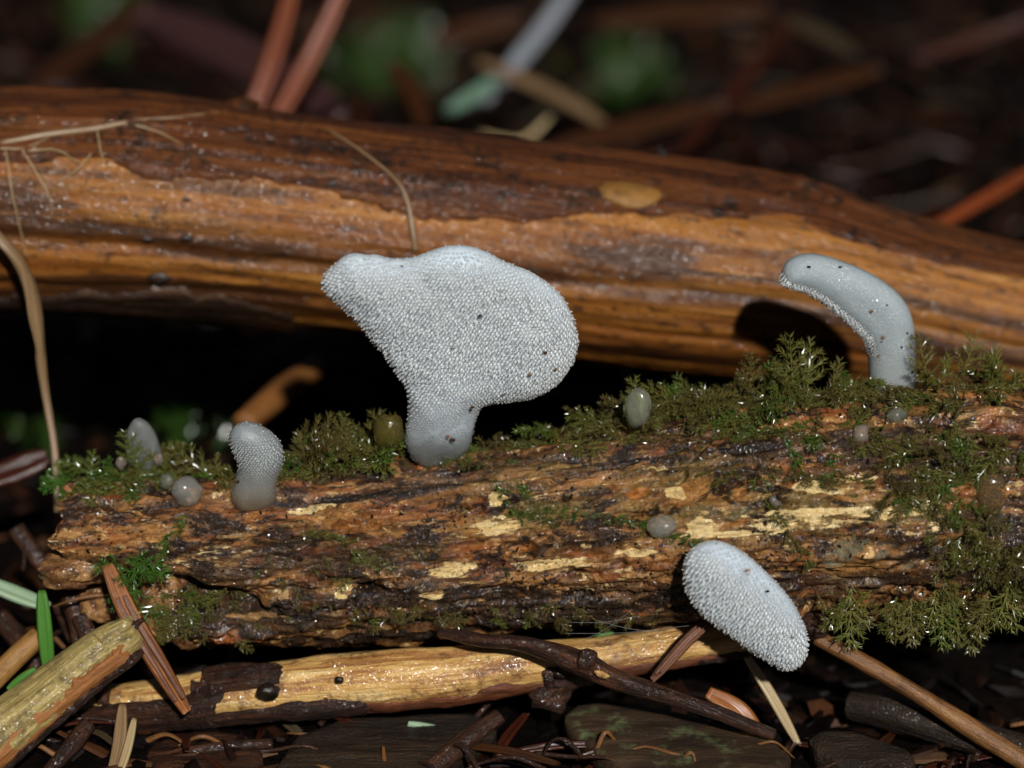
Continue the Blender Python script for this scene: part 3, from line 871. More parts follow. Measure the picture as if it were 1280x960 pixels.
MAIN = zoom([(500, 935), (430, 905), (395, 830), (395, 750), (408, 680), (405, 610), (390, 570), (340, 490), (285, 420), (225, 345), (160, 275), (100, 230), (72, 190), (75, 155), (110, 120), (150, 80), (200, 62), (245, 75), (280, 68), (320, 85), (370, 88), (420, 85), (450, 75), (500, 55), (570, 38), (640, 46), (700, 68), (750, 98), (800, 128), (860, 148), (910, 178), (960, 218), (1005, 262), (1035, 320), (1052, 380), (1062, 430), (1048, 500), (1012, 560), (960, 608), (900, 640), (830, 655), (760, 660), (692, 668), (672, 700), (655, 770), (640, 850), (600, 895), (550, 930)], 380, 290, 3.097)
def toothed(name, label, inf, mat, tooth, group=None, mask=None, parts_name='teeth', lean=(-0.42, 0.0, -0.5), sp=0.048, length=0.047, rad=0.0235, rim=True, rim_len=0.024, gran=None, origin=None, mat2=None):
    v = inf.front(inf.v2)
    org = origin if origin is not None else np.array([v[v[:, 2] < v[:, 2].min() + 0.3][:, 0].mean(), inf.Y0, v[:, 2].min()])
    t = empty(name, org)
    tag(t, label, 'fungus', group)
    flesh = inf.body(MB()).build('flesh', mat, t)
    p = hexpts(inf.poly, sp, 0.11)
    k = mask(p) if mask else np.ones(len(p))
    base = inf.front(p); nr = inf.normal(p)
    keep = (k > 0.02) & (RNG.random(len(k)) < 0.35 + 2.2 * k)
    p, k, base, nr = p[keep], k[keep], base[keep], nr[keep]
    d = norm(nr * 0.5 + np.array(lean)[None, :])
    # on the sides teeth must not point into the flesh
    dot = np.sum(d * nr, 1)
    d = norm(d + nr * np.clip(0.35 - dot, 0, None)[:, None])
    L = length * (0.12 + 0.88 * k) * RNG.uniform(0.78, 1.22, len(p)); R = rad * (0.55 + 0.45 * k) * RNG.uniform(0.85, 1.15, len(p))
    mb = MB(); cones(mb, base, d, L, R)
    if rim:
        b2 = resample(inf.poly, 0.034, px=False, smooth=0)
        b2 = b2 + RNG.normal(size=b2.shape) * 0.006
        nx = np.roll(b2, -1, 0) - np.roll(b2, 1, 0)
        out = norm(np.column_stack([nx[:, 1], 0 * nx[:, 0], -nx[:, 0]]))
        kk = mask(b2) if mask else np.ones(len(b2))
        base = np.column_stack([b2[:, 0], inf.Y0 + inf.bend(b2[:, 0], b2[:, 1]) + RNG.uniform(-.06, .03, len(b2)), b2[:, 1]])
        dr = norm(out + np.array(lean)[None, :] * 0.35 + RNG.normal(size=out.shape) * 0.2)
        kz = kk > 0.02
        base, dr, b2, kk = base[kz], dr[kz], b2[kz], kk[kz]
        cones(mb, base, dr, rim_len * (0.25 + 0.75 * kk) * RNG.uniform(0.6, 1.25, len(b2)), 0.013 * np.ones(len(b2)))
    te = mb.build(parts_name, tooth, flesh)
    tag(te, kind='stuff')
    return t
BLUE = (0.74, 0.83, 0.90)
def seat(px, py, d):
    return float(hit_down(px, py)[0][1]) + d
YM = seat(548, 582, 0.02)
mainz0 = P(550, 585, YM)[2]
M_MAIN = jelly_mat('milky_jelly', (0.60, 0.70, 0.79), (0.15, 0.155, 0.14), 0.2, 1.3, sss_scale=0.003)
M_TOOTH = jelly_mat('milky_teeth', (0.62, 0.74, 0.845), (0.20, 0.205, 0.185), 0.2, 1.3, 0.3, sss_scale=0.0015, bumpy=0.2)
inf = Inflated(MAIN, YM, 0.55, 0.36, 0.34, 0.045, bend=lambda x, z: 0.22 * sstep(0.6, -0.1, z - mainz0) + 0.10 * np.sin(x * 1.3 + 0.6) - 0.05 * (z - mainz0 - 1.2) ** 2 * 0.6, amp=0.10, seed=5, thin=lambda p: 0.5 + 0.5 * sstep(0.1, 1.3, p[:, 1] - mainz0))
main_mask = lambda p: 0.10 + 0.90 * sstep(0.35, 1.5, p[:, 1] - mainz0 + 0.10 * np.sin(p[:, 0] * 3)) * (0.3 + 0.7 * sstep(3.0, 2.6, p[:, 1] - mainz0))
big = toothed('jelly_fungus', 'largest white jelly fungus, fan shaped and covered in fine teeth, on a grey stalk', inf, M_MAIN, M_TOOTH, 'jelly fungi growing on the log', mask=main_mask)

OVAL = zoom([(150, 270), (180, 205), (240, 165), (320, 152), (400, 175), (490, 230), (560, 290), (640, 370), (720, 460), (780, 550), (815, 640), (832, 720), (825, 780), (790, 830), (730, 852), (680, 845), (610, 800), (520, 740), (430, 670), (350, 610), (270, 555), (210, 490), (170, 420), (152, 340)], 820, 640, 4.364)
M_OVAL = jelly_mat('oval_jelly', (0.52, 0.61, 0.70), (0.52, 0.61, 0.70), -2, -1, sss_scale=0.003)
M_OVT = jelly_mat('oval_teeth', (0.57, 0.67, 0.76), (0.57, 0.67, 0.76), -2, -1, 0.3, sss_scale=0.0014, bumpy=0.2)
inf2 = Inflated(OVAL, -1.75, 0.5, 0.30, 0.30, 0.04, bend=lambda x, z: 0.25 * (x - 2.9) * 0.3, amp=0.05, seed=8)
e0 = P(870, 690, -1.75)[[0, 2]]; e1 = P(1000, 800, -1.75)[[0, 2]]
ax = (e1 - e0) / np.linalg.norm(e1 - e0); pn = np.array([-ax[1], ax[0]]); cm2 = P(930, 755, -1.75)[[0, 2]]
oval_mask = lambda p: 0.31 + 0.69 * sstep(0.46, 0.10, (p - cm2) @ pn)
oval = toothed('jelly_fungus', 'oval white jelly fungus hanging tilted from the log beside the peeled stick', inf2, M_OVAL, M_OVT, 'jelly fungi growing on the log', mask=oval_mask, sp=0.050, length=0.054, lean=(-0.42, 0.0, -0.55))
hit, hn = on_log(900, 705)
mb = MB(); tube(mb, [hit + np.array([0, 0.12, 0]), (hit + P(905, 712, -1.55)) / 2, P(910, 722, -1.5)], [0.26, 0.22, 0.26], 14, 12, wob=0.1, up=(0, 0, 1))
mb.build('stalk', M_MAIN, oval)

CURV = zoom([(130, 212), (150, 150), (200, 115), (270, 103), (350, 115), (440, 145), (540, 185), (640, 245), (710, 310), (750, 380), (768, 470), (772, 560), (778, 690), (770, 770), (560, 770), (550, 720), (548, 640), (545, 560), (520, 490), (460, 430), (400, 380), (330, 320), (250, 275), (170, 255), (132, 238)], 940, 290, 3.765)
YC = 0.72
M_CURV = jelly_mat('grey_jelly', (0.30, 0.345, 0.365), (0.27, 0.295, 0.29), 0.2, 1.0, 0.22, sss_scale=0.004, bumpy=0.9)
inf3 = Inflated(CURV, YC, 0.30, 0.22, 0.28, 0.04, amp=0.02, seed=9)
cz = P(1100, 480, YC)[2]
under = np.array([P(940 + a / 3.765, 290 + b / 3.765, YC)[[0, 2]] for a, b in ((120, 232), (170, 262), (250, 285), (330, 330), (400, 388), (460, 440), (520, 500), (546, 570), (548, 640))])
def curve_mask(p):
    d = np.full(len(p), 9.0)
    for a, b in zip(under[:-1], under[1:]):
        ab = b - a; t = np.clip(((p - a) @ ab) / (ab @ ab), 0, 1)
        d = np.minimum(d, np.linalg.norm(p - (a + t[:, None] * ab), axis=1))
    return sstep(0.17, 0.08, d) * sstep(0.3, 0.8, p[:, 1] - cz)
M_CT = jelly_mat('pale_under_teeth', (0.66, 0.76, 0.84), (0.5, 0.52, 0.5), 0.1, 0.6, 0.3, sss_scale=0.0012, bumpy=0.2)
curved = toothed('jelly_fungus', 'grey jelly fungus bent like a hook, smooth on top, rising from the moss', inf3, M_CURV, M_CT, 'jelly fungi growing on the log', mask=curve_mask, sp=0.034, length=0.04, rad=0.018, lean=(-0.45, -0.1, -0.55), rim_len=0.02)

SMALL = zoom([(920, 190), (935, 160), (975, 142), (1030, 150), (1090, 185), (1130, 235), (1140, 290), (1120, 345), (1105, 400), (1110, 450), (1090, 500), (1030, 530), (960, 525), (925, 485), (925, 430), (940, 380), (955, 330), (950, 290), (930, 250), (918, 215)], 0, 480, 3.2)
M_SMALL = jelly_mat('young_jelly', (0.40, 0.45, 0.465), (0.28, 0.21, 0.12), 0.05, 0.8, 0.25, trans=0.5, sss_scale=0.004)
M_SMT = jelly_mat('young_teeth', (0.46, 0.52, 0.54), (0.30, 0.26, 0.19), 0.1, 0.75, 0.22, sss_scale=0.001, bumpy=0.2)
YS = seat(320, 630, 0.02)
sz = P(320, 640, YS)[2]
inf4 = Inflated(SMALL, YS, 0.28, 0.24, 0.22, 0.035, bend=lambda x, z: 0.12 * sstep(0.4, -0.1, z - sz) - 0.06 * (z - sz), amp=0.04, seed=10)
small_mask = lambda p: 0.05 + 0.55 * sstep(0.45, 0.85, p[:, 1] - sz) * sstep(1.22, 0.95, p[:, 1] - sz)
toothed('jelly_fungus', 'small upright translucent jelly fungus with a bent top, on bare wood near the broken end', inf4, M_SMALL, M_SMT, 'jelly fungi growing on the log', mask=small_mask, sp=0.038, length=0.03, rad=0.015, rim_len=0.018)

def clear_mat(name, col, trans=0.55, rough=0.1):
    m = NT(name)
    o = m.obj()
    c = m.mix(m.noise(o, 5, 3, 0.6), col, tuple(min(1, x * 1.2) for x in col))
    n = m.bump(m.noise(o, 30, 3, 0.6), 0.3, 0.0002)
    x = m.out(c, rough, n, Subsurface_Weight=1.0, Subsurface_Scale=0.004, IOR=1.14, Transmission_Weight=trans, Coat_Weight=0.8, Coat_Roughness=0.06)
    m.b.inputs['Subsurface Radius'].default_value = (1, 1, 1)
    return x
CL_GREY = clear_mat('clear_grey_jelly', (0.68, 0.70, 0.62), 0.85)
CL_GREEN = clear_mat('clear_green_jelly', (0.64, 0.68, 0.50), 0.87)
CL_BROWN = clear_mat('clear_brown_jelly', (0.74, 0.50, 0.26), 0.93)
CL_YEL = clear_mat('clear_yellow_jelly', (0.55, 0.46, 0.14), 0.93)
CL_PINK = clear_mat('clear_pink_jelly', (0.66, 0.50, 0.38), 0.8)
def bud(px, py, w, h, mat, label, sink=0.35, seed=0, proud=None, Y=None):
    """young fruit body: a bulging drop seated on the wood"""
    if Y is None:
        loc, nr = hit_down(px, py)
        c = loc + (proud if proud is not None else -0.02) * norm(nr * 0.5 - ray(px, py) * 0.5)
    else:
        c = P(px, py, Y)
    mb = MB()
    v, f = ICO3
    t = v[:, 2]
    s = 1 + 0.34 * fbm(v * 1.2 + seed, 3, seed=seed)
    taper = 1 - 0.16 * np.clip(-t, 0, 1)
    q = np.column_stack([v[:, 0] * w * taper, v[:, 1] * w * 0.85 * taper, v[:, 2] * h]) * s[:, None]
    mb.add(q + c, f)
    o = mb.build('fungus_bud', mat)
    return tag(o, label, 'fungus bud', 'young jelly buds on the log')
bud(234, 620, 0.20, 0.205, CL_GREY, 'round glassy grey bud sitting on the wood beside a smaller bud', seed=1, proud=0.12)
bud(211, 606, 0.10, 0.11, CL_GREEN, 'tiny greenish bud touching the round grey bud', seed=2, proud=0.10)
bud(488, 540, 0.19, 0.24, CL_YEL, 'yellowish glassy bud in the moss behind the stalk of the biggest fungus', seed=3, Y=-0.1)
bud(797, 512, 0.18, 0.26, CL_GREEN, 'pale green glassy bud half sunk in the moss on top of the log', seed=4, Y=-0.25)
bud(828, 658, 0.185, 0.15, CL_GREY, 'grey oval bud at the end of the creeping moss strand', seed=5, proud=0.04)
bud(1076, 545, 0.11, 0.16, CL_PINK, 'pinkish upright bud between mossy tufts on the log', seed=6)
bud(1057, 572, 0.08, 0.07, CL_BROWN, 'small red brown bud below the pinkish upright bud', seed=7)
bud(930, 549, 0.10, 0.09, CL_PINK, 'flat pinkish bud on bare wood below the moss edge', seed=8)
bud(969, 626, 0.075, 0.08, CL_PINK, 'tiny tan bud beside the thin hanging moss strand', seed=9)
bud(1237, 620, 0.20, 0.30, CL_BROWN, 'large brown glassy bud hanging down through the moss', seed=10)
bud(1285, 645, 0.10, 0.16, CL_BROWN, 'brown glassy bud next to the large hanging brown one', seed=11)
bud(1078, 762, 0.17, 0.28, CL_GREY, 'clear drooping bud hanging under the log among moss fronds', seed=12, Y=-0.55)
bud(1184, 575, 0.12, 0.10, CL_BROWN, 'dull brown bud nestled in the dense moss', seed=13)
bud(1122, 520, 0.13, 0.13, CL_GREEN, 'greenish clear bud behind wet moss tips', seed=14)
bud(972, 494, 0.14, 0.13, CL_GREY, 'grey clear bud sunk in the upper moss', seed=15)
TL = zoom([(500, 215), (515, 165), (545, 130), (590, 150), (625, 200), (640, 250), (660, 310), (600, 350), (530, 340), (500, 270)], 0, 480, 3.2)
CL_FLAP = clear_mat('clear_flap_jelly', (0.70, 0.74, 0.72), 0.86)
i5 = Inflated(TL, 0.35, 0.10, 0.09, 0.09, 0.03, seed=3)
tag(i5.body(MB()).build('jelly_fungus', CL_FLAP), 'thin glassy tongue shaped fungus behind moss at the broken end', 'fungus', 'jelly fungi growing on the log')
bud(151, 579, 0.07, 0.10, CL_PINK, 'small pale bud at the foot of the glassy tongue', seed=16, Y=0.2)
bud(198, 574, 0.065, 0.09, CL_PINK, 'small pale bud at the foot of the glassy tongue', seed=17, Y=0.2)

# ------------------------------------------------------------------ sticks, twigs and needles
PALE_STICK = wood_mat('peeled_stick_wood', [(0.30, (0.10, 0.032, 0.008)), (0.42, (0.32, 0.14, 0.035)), (0.53, (0.55, 0.32, 0.09)), (0.70, (0.74, 0.57, 0.28))], (0.6, 7, 7), 0.95, (0.10, 0.035, 0.008), (0.25, 0.45), 0.0008, spec=0.5, wet=1.0)
OLIVE_STICK = wood_mat('algae_stick_wood', [(0.28, (0.09, 0.06, 0.016)), (0.42, (0.26, 0.19, 0.055)), (0.56, (0.46, 0.35, 0.13)), (0.75, (0.62, 0.50, 0.24))], (0.8, 12, 12), 0.65, (0.03, 0.02, 0.008), (0.3, 0.5), 0.0009, wet=0.5)
WETBARK = wood_mat('wet_dark_bark', [(0.3, (0.006, 0.003, 0.002)), (0.5, (0.028, 0.011, 0.006)), (0.65, (0.085, 0.03, 0.012)), (0.8, (0.19, 0.075, 0.025))], (1.4, 5, 5), 0.45, (0.004, 0.003, 0.002), (0.25, 0.45), 0.0012, spec=0.2, wet=0.4)
REDBARK = wood_mat('red_bark', [(0.3, (0.03, 0.010, 0.005)), (0.5, (0.11, 0.032, 0.012)), (0.7, (0.22, 0.075, 0.024))], (1.0, 6, 6), 0.4, rough=(0.2, 0.5))
TWIGBR = wood_mat('brown_twig', [(0.3, (0.05, 0.02, 0.008)), (0.5, (0.15, 0.065, 0.02)), (0.7, (0.28, 0.14, 0.05))], (0.8, 8, 8), 0.4, rough=(0.2, 0.45))
LITTERWOOD = wood_mat('litter_wood', [(0.3, (0.008, 0.005, 0.003)), (0.5, (0.028, 0.016, 0.009)), (0.7, (0.07, 0.040, 0.022)), (0.85, (0.12, 0.075, 0.04))], (0.8, 5, 5), 0.6, rough=(0.3, 0.6), bumpd=0.0012, wet=0.3, gain=0.65)

def path(pix):
    """pixel, pixel, depth rows -> world points"""
    return [P(a, b, c) for a, b, c in pix]
WOOD = {}
def stick(name, label, cat, pix, radii, mat, nseg=28, n=90, wob=0.18, wf=1.0, seed=0, group=None, world=False, flat=1.0):
    pts = pix if world else path(pix)
    mb = MB(); tube(mb, pts, radii, nseg, n, wob=wob, wf=wf, seed=seed, flat=flat)
    o = empty(name, pts[0]); tag(o, label, cat, group)
    wd = mb.build('wood', mat, o)
    WOOD[o.name] = wd
    return o, np.asarray(pts)
# lower peeled stick
lp = [(95, 893, -0.75), (170, 882, -0.85), (300, 866, -0.95), (450, 852, -1.0), (560, 843, -1.0), (650, 832, -0.95), (740, 822, -0.9), (840, 808, -0.85), (930, 796, -0.75), (1000, 784, -0.65)]
lowst, lpts = stick('peeled_stick', 'pale peeled stick with dark bark scraps lying under the log', 'stick', lp, [0.27, 0.33, 0.36, 0.37, 0.37, 0.33, 0.28, 0.25, 0.25, 0.22], PALE_STICK, 60, 260, 0.16, 1.0, 61)
def bark_strip(parent, pts, radii, s0, s1, a0, a1, off, mat, seed, n=110, nv=26, jag=26, name='bark_scrap'):
    """scrap of bark on a thin stick, between angles a0..a1 (0 = camera side, 90 = up)"""
    pr = spline(np.column_stack([np.asarray(pts), np.interp(np.linspace(0, 1, len(pts)), np.linspace(0, 1, len(radii)), radii)]), 300)
    u = np.linspace(s0, s1, n) * 299
    c = np.column_stack([np.interp(u, np.arange(300), pr[:, k]) for k in range(4)])
    q = np.column_stack([u * 0.06, 0 * u, 0 * u])
    lo = a0 + jag * fbm(q, 4, 0.6, seed=seed); hi = a1 + jag * fbm(q, 4, 0.6, seed=seed + 7)
    v = np.linspace(0, 1, nv)
    A = np.radians(lo[:, None] + (hi - lo)[:, None] * v)
    q3 = np.column_stack([np.repeat(c[:, 0], nv), np.cos(A).ravel(), np.sin(A).ravel()])
    nz = fbm(q3 * [3, 2.5, 2.5], 4, 0.6, seed=seed + 3).reshape(n, nv)
    ed = np.minimum(np.arange(n), n - 1 - np.arange(n))[:, None] - 9 * (1 + 1.6 * nz)
    lift = np.clip(np.minimum(v, 1 - v)[None, :] * 8, 0, 1) * np.clip(ed / 3, 0, 1)
    R = c[:, 3:4] * 1.0 + off * (1 + nz) * lift - 0.02 * (1 - lift)
    tt = norm(np.gradient(c[:, :3], axis=0))
    uu = norm(np.array([[0, 0, 1.0]]) - tt * tt[:, 2:3]); ff = np.cross(tt, uu); ff *= np.sign(-ff[:, 1:2])
    V_ = c[:, None, :3] + R[..., None] * (np.cos(A)[..., None] * ff[:, None, :] + np.sin(A)[..., None] * uu[:, None, :])
    return MB().add(V_.reshape(-1, 3), grid_faces(n, nv, False), grain=q3).build(name, mat, parent)
LR = [0.27, 0.33, 0.36, 0.37, 0.37, 0.33, 0.28, 0.25, 0.25, 0.22]
bark_strip(lowst, lpts, LR, 0.0, 0.22, -120, 40, 0.05, WETBARK, 71)
bark_strip(lowst, lpts, LR, 0.16, 0.36, -130, -8, 0.05, WETBARK, 72)
bark_strip(lowst, lpts, LR, 0.30, 0.62, -130, -8, 0.035, REDBARK, 73)
bark_strip(lowst, lpts, LR, 0.62, 0.86, -130, -12, 0.03, REDBARK, 77)
bark_strip(lowst, lpts, LR, 0.18, 0.27, 30, 100, 0.05, WETBARK, 74)
bark_strip(lowst, lpts, LR, 0.58, 0.68, -120, 20, 0.07, WETBARK, 75)
bark_strip(lowst, lpts, LR, 0.80, 0.9, -120, -20, 0.03, WETBARK, 76)
KN = flat_mat('wet_black_knot', (0.004, 0.003, 0.002), (0.02, 0.012, 0.008), 0.15)
for px, py, s in ((335, 865, 0.15), (424, 850, 0.06), (700, 842, 0.08)):
    cpt = P(px, py, -1.35); lump(MB(), cpt, (s, s * .7, s * .8), ICO3, 0.25, 1.4, px).build('knot', KN, WOOD[lowst.name])
mb = MB(); lump(mb, P(1010, 782, -0.85), (0.24, 0.26, 0.22), ICO3, 0.55, 1.8, 5); mb.build('broken_end', WETBARK, lowst)
mb = MB(); lump(mb, P(690, 868, -1.1), (0.28, 0.22, 0.20), ICO3, 0.6, 1.8, 6); mb.build('side_stub', WETBARK, lowst)
# diagonal stick at the left
dp = [(-70, 975, -2.5), (0, 918, -2.2), (60, 868, -1.95), (110, 828, -1.75), (150, 800, -1.6), (165, 786, -1.5)]
DR = [0.36, 0.35, 0.32, 0.30, 0.28, 0.2]
dst, dpts = stick('leaning_stick', 'thick pale green stick leaning up to the broken end of the log', 'stick', dp, DR, OLIVE_STICK, 48, 140, 0.16, 1.2, 62)
bark_strip(dst, dpts, DR, 0.0, 1.0, -150, -22, 0.06, WETBARK, 81, jag=16)
bark_strip(dst, dpts, DR, 0.0, 0.9, -40, 12, 0.025, wood_mat('orange_inner_bark', [(0.3, (0.16, 0.05, 0.012)), (0.6, (0.34, 0.14, 0.04)), (0.8, (0.45, 0.25, 0.09))], (1.2, 6, 6), 0.4, rough=(0.2, 0.4)), 82)
for q in range(9):
    a = P(150 + RNG.uniform(-6, 10), 800 + RNG.uniform(-22, 22), -1.6 + RNG.uniform(-.12, .12))
    d = norm(dpts[-1] - dpts[-3]) + RNG.normal(size=3) * 0.16
    mb = MB(); tube(mb, [a - d * .25, a + d * .08, a + d * RNG.uniform(.18, .36)], [0.09, 0.07, 0.02], 8, 14, wob=0.3, wf=5, seed=q)
    mb.build('splinter', OLIVE_STICK if q % 3 else WETBARK, dst)
# dark twig crossing the peeled stick
tp = [(548, 790, -1.2), (600, 800, -1.38), (660, 806, -1.5), (725, 828, -1.6), (765, 848, -1.65), (830, 868, -1.7), (900, 893, -1.75), (968, 918, -1.8)]
twg, tpts = stick('dark_twig', 'wet dark brown twig lying across the peeled stick', 'twig', tp, [0.05, 0.09, 0.10, 0.155, 0.13, 0.10, 0.09, 0.07], WETBARK, 20, 130, 0.3, 2.0, 63)
mb = MB(); lump(mb, P(733, 826, -1.68), (0.13, 0.11, 0.15), ICO3, 0.4, 1.6, 8); mb.build('node', WETBARK, WOOD[twg.name])
mb = MB(); lump(mb, P(752, 843, -1.80), (0.11, 0.04, 0.05), ICO2, 0.3, 1.6, 9, rot=rotm('Y', 25)); mb.build('cut_face', PALE_STICK, WOOD[twg.name])
# other twigs around the bottom
stick('brown_twig', 'long smooth brown twig slanting away under the right end of the log', 'twig', [(1020, 797, -0.9), (1085, 832, -1.1), (1150, 870, -1.3), (1205, 905, -1.5), (1290, 958, -1.8), (1340, 990, -2.0)], [0.10, 0.11, 0.11, 0.12, 0.12, 0.12], TWIGBR, 18, 80, 0.15, 1.5, 64)
stick('reddish_twig', 'short dark red twig poking out below the peeled stick', 'twig', [(625, 895, -1.6), (585, 925, -1.85), (540, 962, -2.2)], [0.10, 0.12, 0.13], WETBARK, 20, 50, 0.22, 2.0, 65)
stick('decayed_stick', 'decayed stick end with pale tip in the shade below the right twig', 'stick', [(1062, 880, -0.6), (1120, 893, -0.9), (1200, 915, -1.2), (1300, 945, -1.5)], [0.17, 0.22, 0.22, 0.2], LITTERWOOD, 24, 70, 0.3, 1.4, 66)
stick('orange_stick', 'short orange stick lying in the shadow behind the mossy log', 'stick', [(305, 530, 3.6), (350, 492, 4.6), (395, 458, 5.6)], [0.18, 0.2, 0.16], wood_mat('orange_stick_wood', [(0.3, (0.10, 0.035, 0.008)), (0.7, (0.26, 0.11, 0.03))], (0.6, 6, 6), 0.2), 20, 40, 0.12, 1, 67)
stick('brown_stub', 'short tan stick stub beside the green grass blade', 'stick', [(-20, 862, -1.0), (20, 822, -0.8), (50, 795, -0.6)], [0.14, 0.14, 0.13], wood_mat('tan_stub_wood', [(0.3, (0.16, 0.07, 0.02)), (0.7, (0.36, 0.19, 0.05))], (0.6, 6, 6), 0.4), 18, 30, 0.15, 1, 68)
# a straggle of dark debris under the left end
for q, (x0, y0, Y0, x1, y1, Y1, r) in enumerate(((70, 690, 0.2, 110, 860, -0.6, 0.13), (20, 660, 0.8, 95, 800, 0.1, 0.12), (100, 770, -0.4, 130, 880, -1.0, 0.12), (0, 770, 0.3, 70, 880, -0.6, .14), (110, 905, -1.7, 60, 965, -2.2, .1), (340, 930, -1.8, 180, 950, -2.0, .07))):
    stick('litter_twig', 'dark wet twig in the litter below the broken end of the log', 'twig', [(x0, y0, Y0), ((x0 + x1) / 2 + 6, (y0 + y1) / 2 - 4, (Y0 + Y1) / 2), (x1, y1, Y1)], [r, r * 1.1, r * 0.8], WETBARK, 14, 30, 0.35, 2, 400 + q, group='dark twigs below the broken end')

def needle_mesh(mb, pts, wid, thick=0.35, n=40, up=(0, -0.6, 0.8)):
    """flat fir needle: two rounded flanks with a sunk midrib, pointed ends"""
    pts = spline(np.asarray(pts, float), n)
    t, sd, u = frames(pts, up)
    k = np.linspace(0, 1, n)
    w = wid * np.clip(np.sin(np.pi * (0.06 + 0.9 * k)), 0, 1) ** 0.35
    sect = [(-1, 0), (-0.72, 0.55), (-0.36, 0.62), (-0.12, 0.18), (0.12, 0.18), (0.36, 0.62), (0.72, 0.55), (1, 0), (0.6, -0.6), (0, -0.75), (-0.6, -0.6)]
    m = len(sect)
    v = np.concatenate([[pts[i] + w[i] * (a * sd[i] + b * thick * u[i]) for a, b in sect] for i in range(n)])
    s = np.concatenate([[0], np.cumsum(np.linalg.norm(np.diff(pts, axis=0), axis=1))])
    g = np.array([(s[i], a * wid, b * wid) for i in range(n) for a, b in sect])
    f = [tuple(q) for q in grid_faces(n, m)[:, ::-1]] + [tuple(range(m)), tuple(range((n - 1) * m, n * m))[::-1]]
    mb.add(v, f, grain=g)
    return mb
NEEDLE = wood_mat('needle_brown', [(0.3, (0.10, 0.03, 0.010)), (0.5, (0.24, 0.085, 0.025)), (0.7, (0.38, 0.17, 0.055))], (0.8, 25, 25), 0.35, rough=(0.18, 0.4), bumpd=0.0003)
NEEDLE_D = wood_mat('needle_dark', [(0.3, (0.045, 0.015, 0.008)), (0.55, (0.12, 0.05, 0.025)), (0.75, (0.22, 0.11, 0.06))], (0.8, 25, 25), 0.35, rough=(0.18, 0.4), bumpd=0.0003)
MID = wood_mat('needle_groove', [(0.3, (0.10, 0.035, 0.02)), (0.7, (0.26, 0.14, 0.10))], (0.8, 20, 20), 0.3, rough=(0.12, 0.3))
def needle_thing(label, pix, wid, mat, group=None, groove=True, thick=0.35):
    pts = path(pix)
    o = empty('conifer_needle', pts[0]); tag(o, label, 'needle', group)
    bl_ = needle_mesh(MB(), pts, wid, thick).build('blade', mat, o)
    if groove:
        a = np.asarray(pts); off = np.array([0, -0.032, 0.02])
        q = spline(a, 40)[9:-3] + off
        for sgn in (-1, 1):
            mb = MB(); tube(mb, q + np.array([sgn * wid * 0.36, 0, sgn * wid * 0.14]), [wid * 0.22, wid * 0.3, wid * 0.22], 8, 40, wob=0.2, wf=3)
            mb.build('flank_ridge', MID, bl_)
    return o
needle_thing('broad tan brown grooved needle leaning from the broken log end onto the peeled stick', [(134, 706, -1.25), (160, 765, -1.45), (195, 825, -1.6), (234, 890, -1.62)], 0.135, NEEDLE)
needle_thing('dark brown needle leaning on the peeled stick beside the oval fungus', [(895, 770, -1.45), (860, 800, -1.5), (815, 850, -1.62)], 0.085, NEEDLE_D)

# grass and straw
def blade_mat(name, c1, c2, rough=0.3, trans=0.25):
    m = NT(name); g = m.attr('grain')
    f = m.noise(m.mp(g, (0.6, 40, 40)), 1.0, 3, 0.6)
    c = m.mix(m.ramp(f, [(0.35, 0.0), (0.65, 1.0)]), c1, c2)
    return m.out(c, rough, m.bump(f, 0.5, 0.0002), Subsurface_Weight=trans, Subsurface_Scale=0.001)
GREEN = blade_mat('green_blade', (0.03, 0.11, 0.012), (0.07, 0.20, 0.025))
PALEG = blade_mat('pale_green_blade', (0.13, 0.22, 0.12), (0.28, 0.36, 0.24))
STRAW = blade_mat('straw', (0.22, 0.15, 0.07), (0.42, 0.32, 0.17), 0.4)
TEAL = blade_mat('bleached_green_blade', (0.09, 0.17, 0.115), (0.15, 0.24, 0.17), 0.4)
SILVER = blade_mat('silvery_blade', (0.16, 0.175, 0.20), (0.28, 0.30, 0.33), 0.25)
ORANGE = blade_mat('dimmed_orange_blade', (0.014, 0.0045, 0.0015), (0.05, 0.016, 0.0035), 0.35)  # dim copy of the orange, flash falloff put into the colour
ORANGE_B = blade_mat('bright_orange_blade', (0.16, 0.05, 0.010), (0.30, 0.11, 0.02), 0.35)
RUST = blade_mat('dimmed_rust_needle', (0.016, 0.004, 0.002), (0.05, 0.011, 0.004), 0.3)  # rust darkened for the litter because the sun lamp has no flash falloff
RUST_B = blade_mat('bright_rust_needle', (0.10, 0.022, 0.007), (0.19, 0.045, 0.012), 0.3)
TANB = blade_mat('tan_blade', (0.13, 0.075, 0.035), (0.26, 0.17, 0.085), 0.4)
DULL = blade_mat('dull_blade', (0.03, 0.02, 0.010), (0.065, 0.045, 0.022), 0.4)  # dark tan, dimmed in place of flash falloff
def blade(name, label, cat, pix, wid, mat, group=None, thick=0.3, world=False):
    pts = pix if world else path(pix)
    mb = MB(); needle_mesh(mb, pts, wid, thick, 26)
    o = mb.build(name, mat); tag(o, label, cat, group)
    return o
blade('grass_blade', 'upright bright green grass blade left of the leaning stick', 'grass blade', [(62, 850, -0.9), (56, 790, -0.75), (52, 738, -0.6)], 0.10, GREEN)
blade('grass_blade', 'green grass blade with pale stripe lying flat beside the log end', 'grass blade', [(-30, 722, -0.2), (20, 742, -0.3), (62, 758, -0.4)], 0.12, PALEG)
blade('grass_blade', 'short green grass blade low behind the leaning stick', 'grass blade', [(10, 862, -1.2), (28, 848, -1.15), (45, 836, -1.1)], 0.07, GREEN)
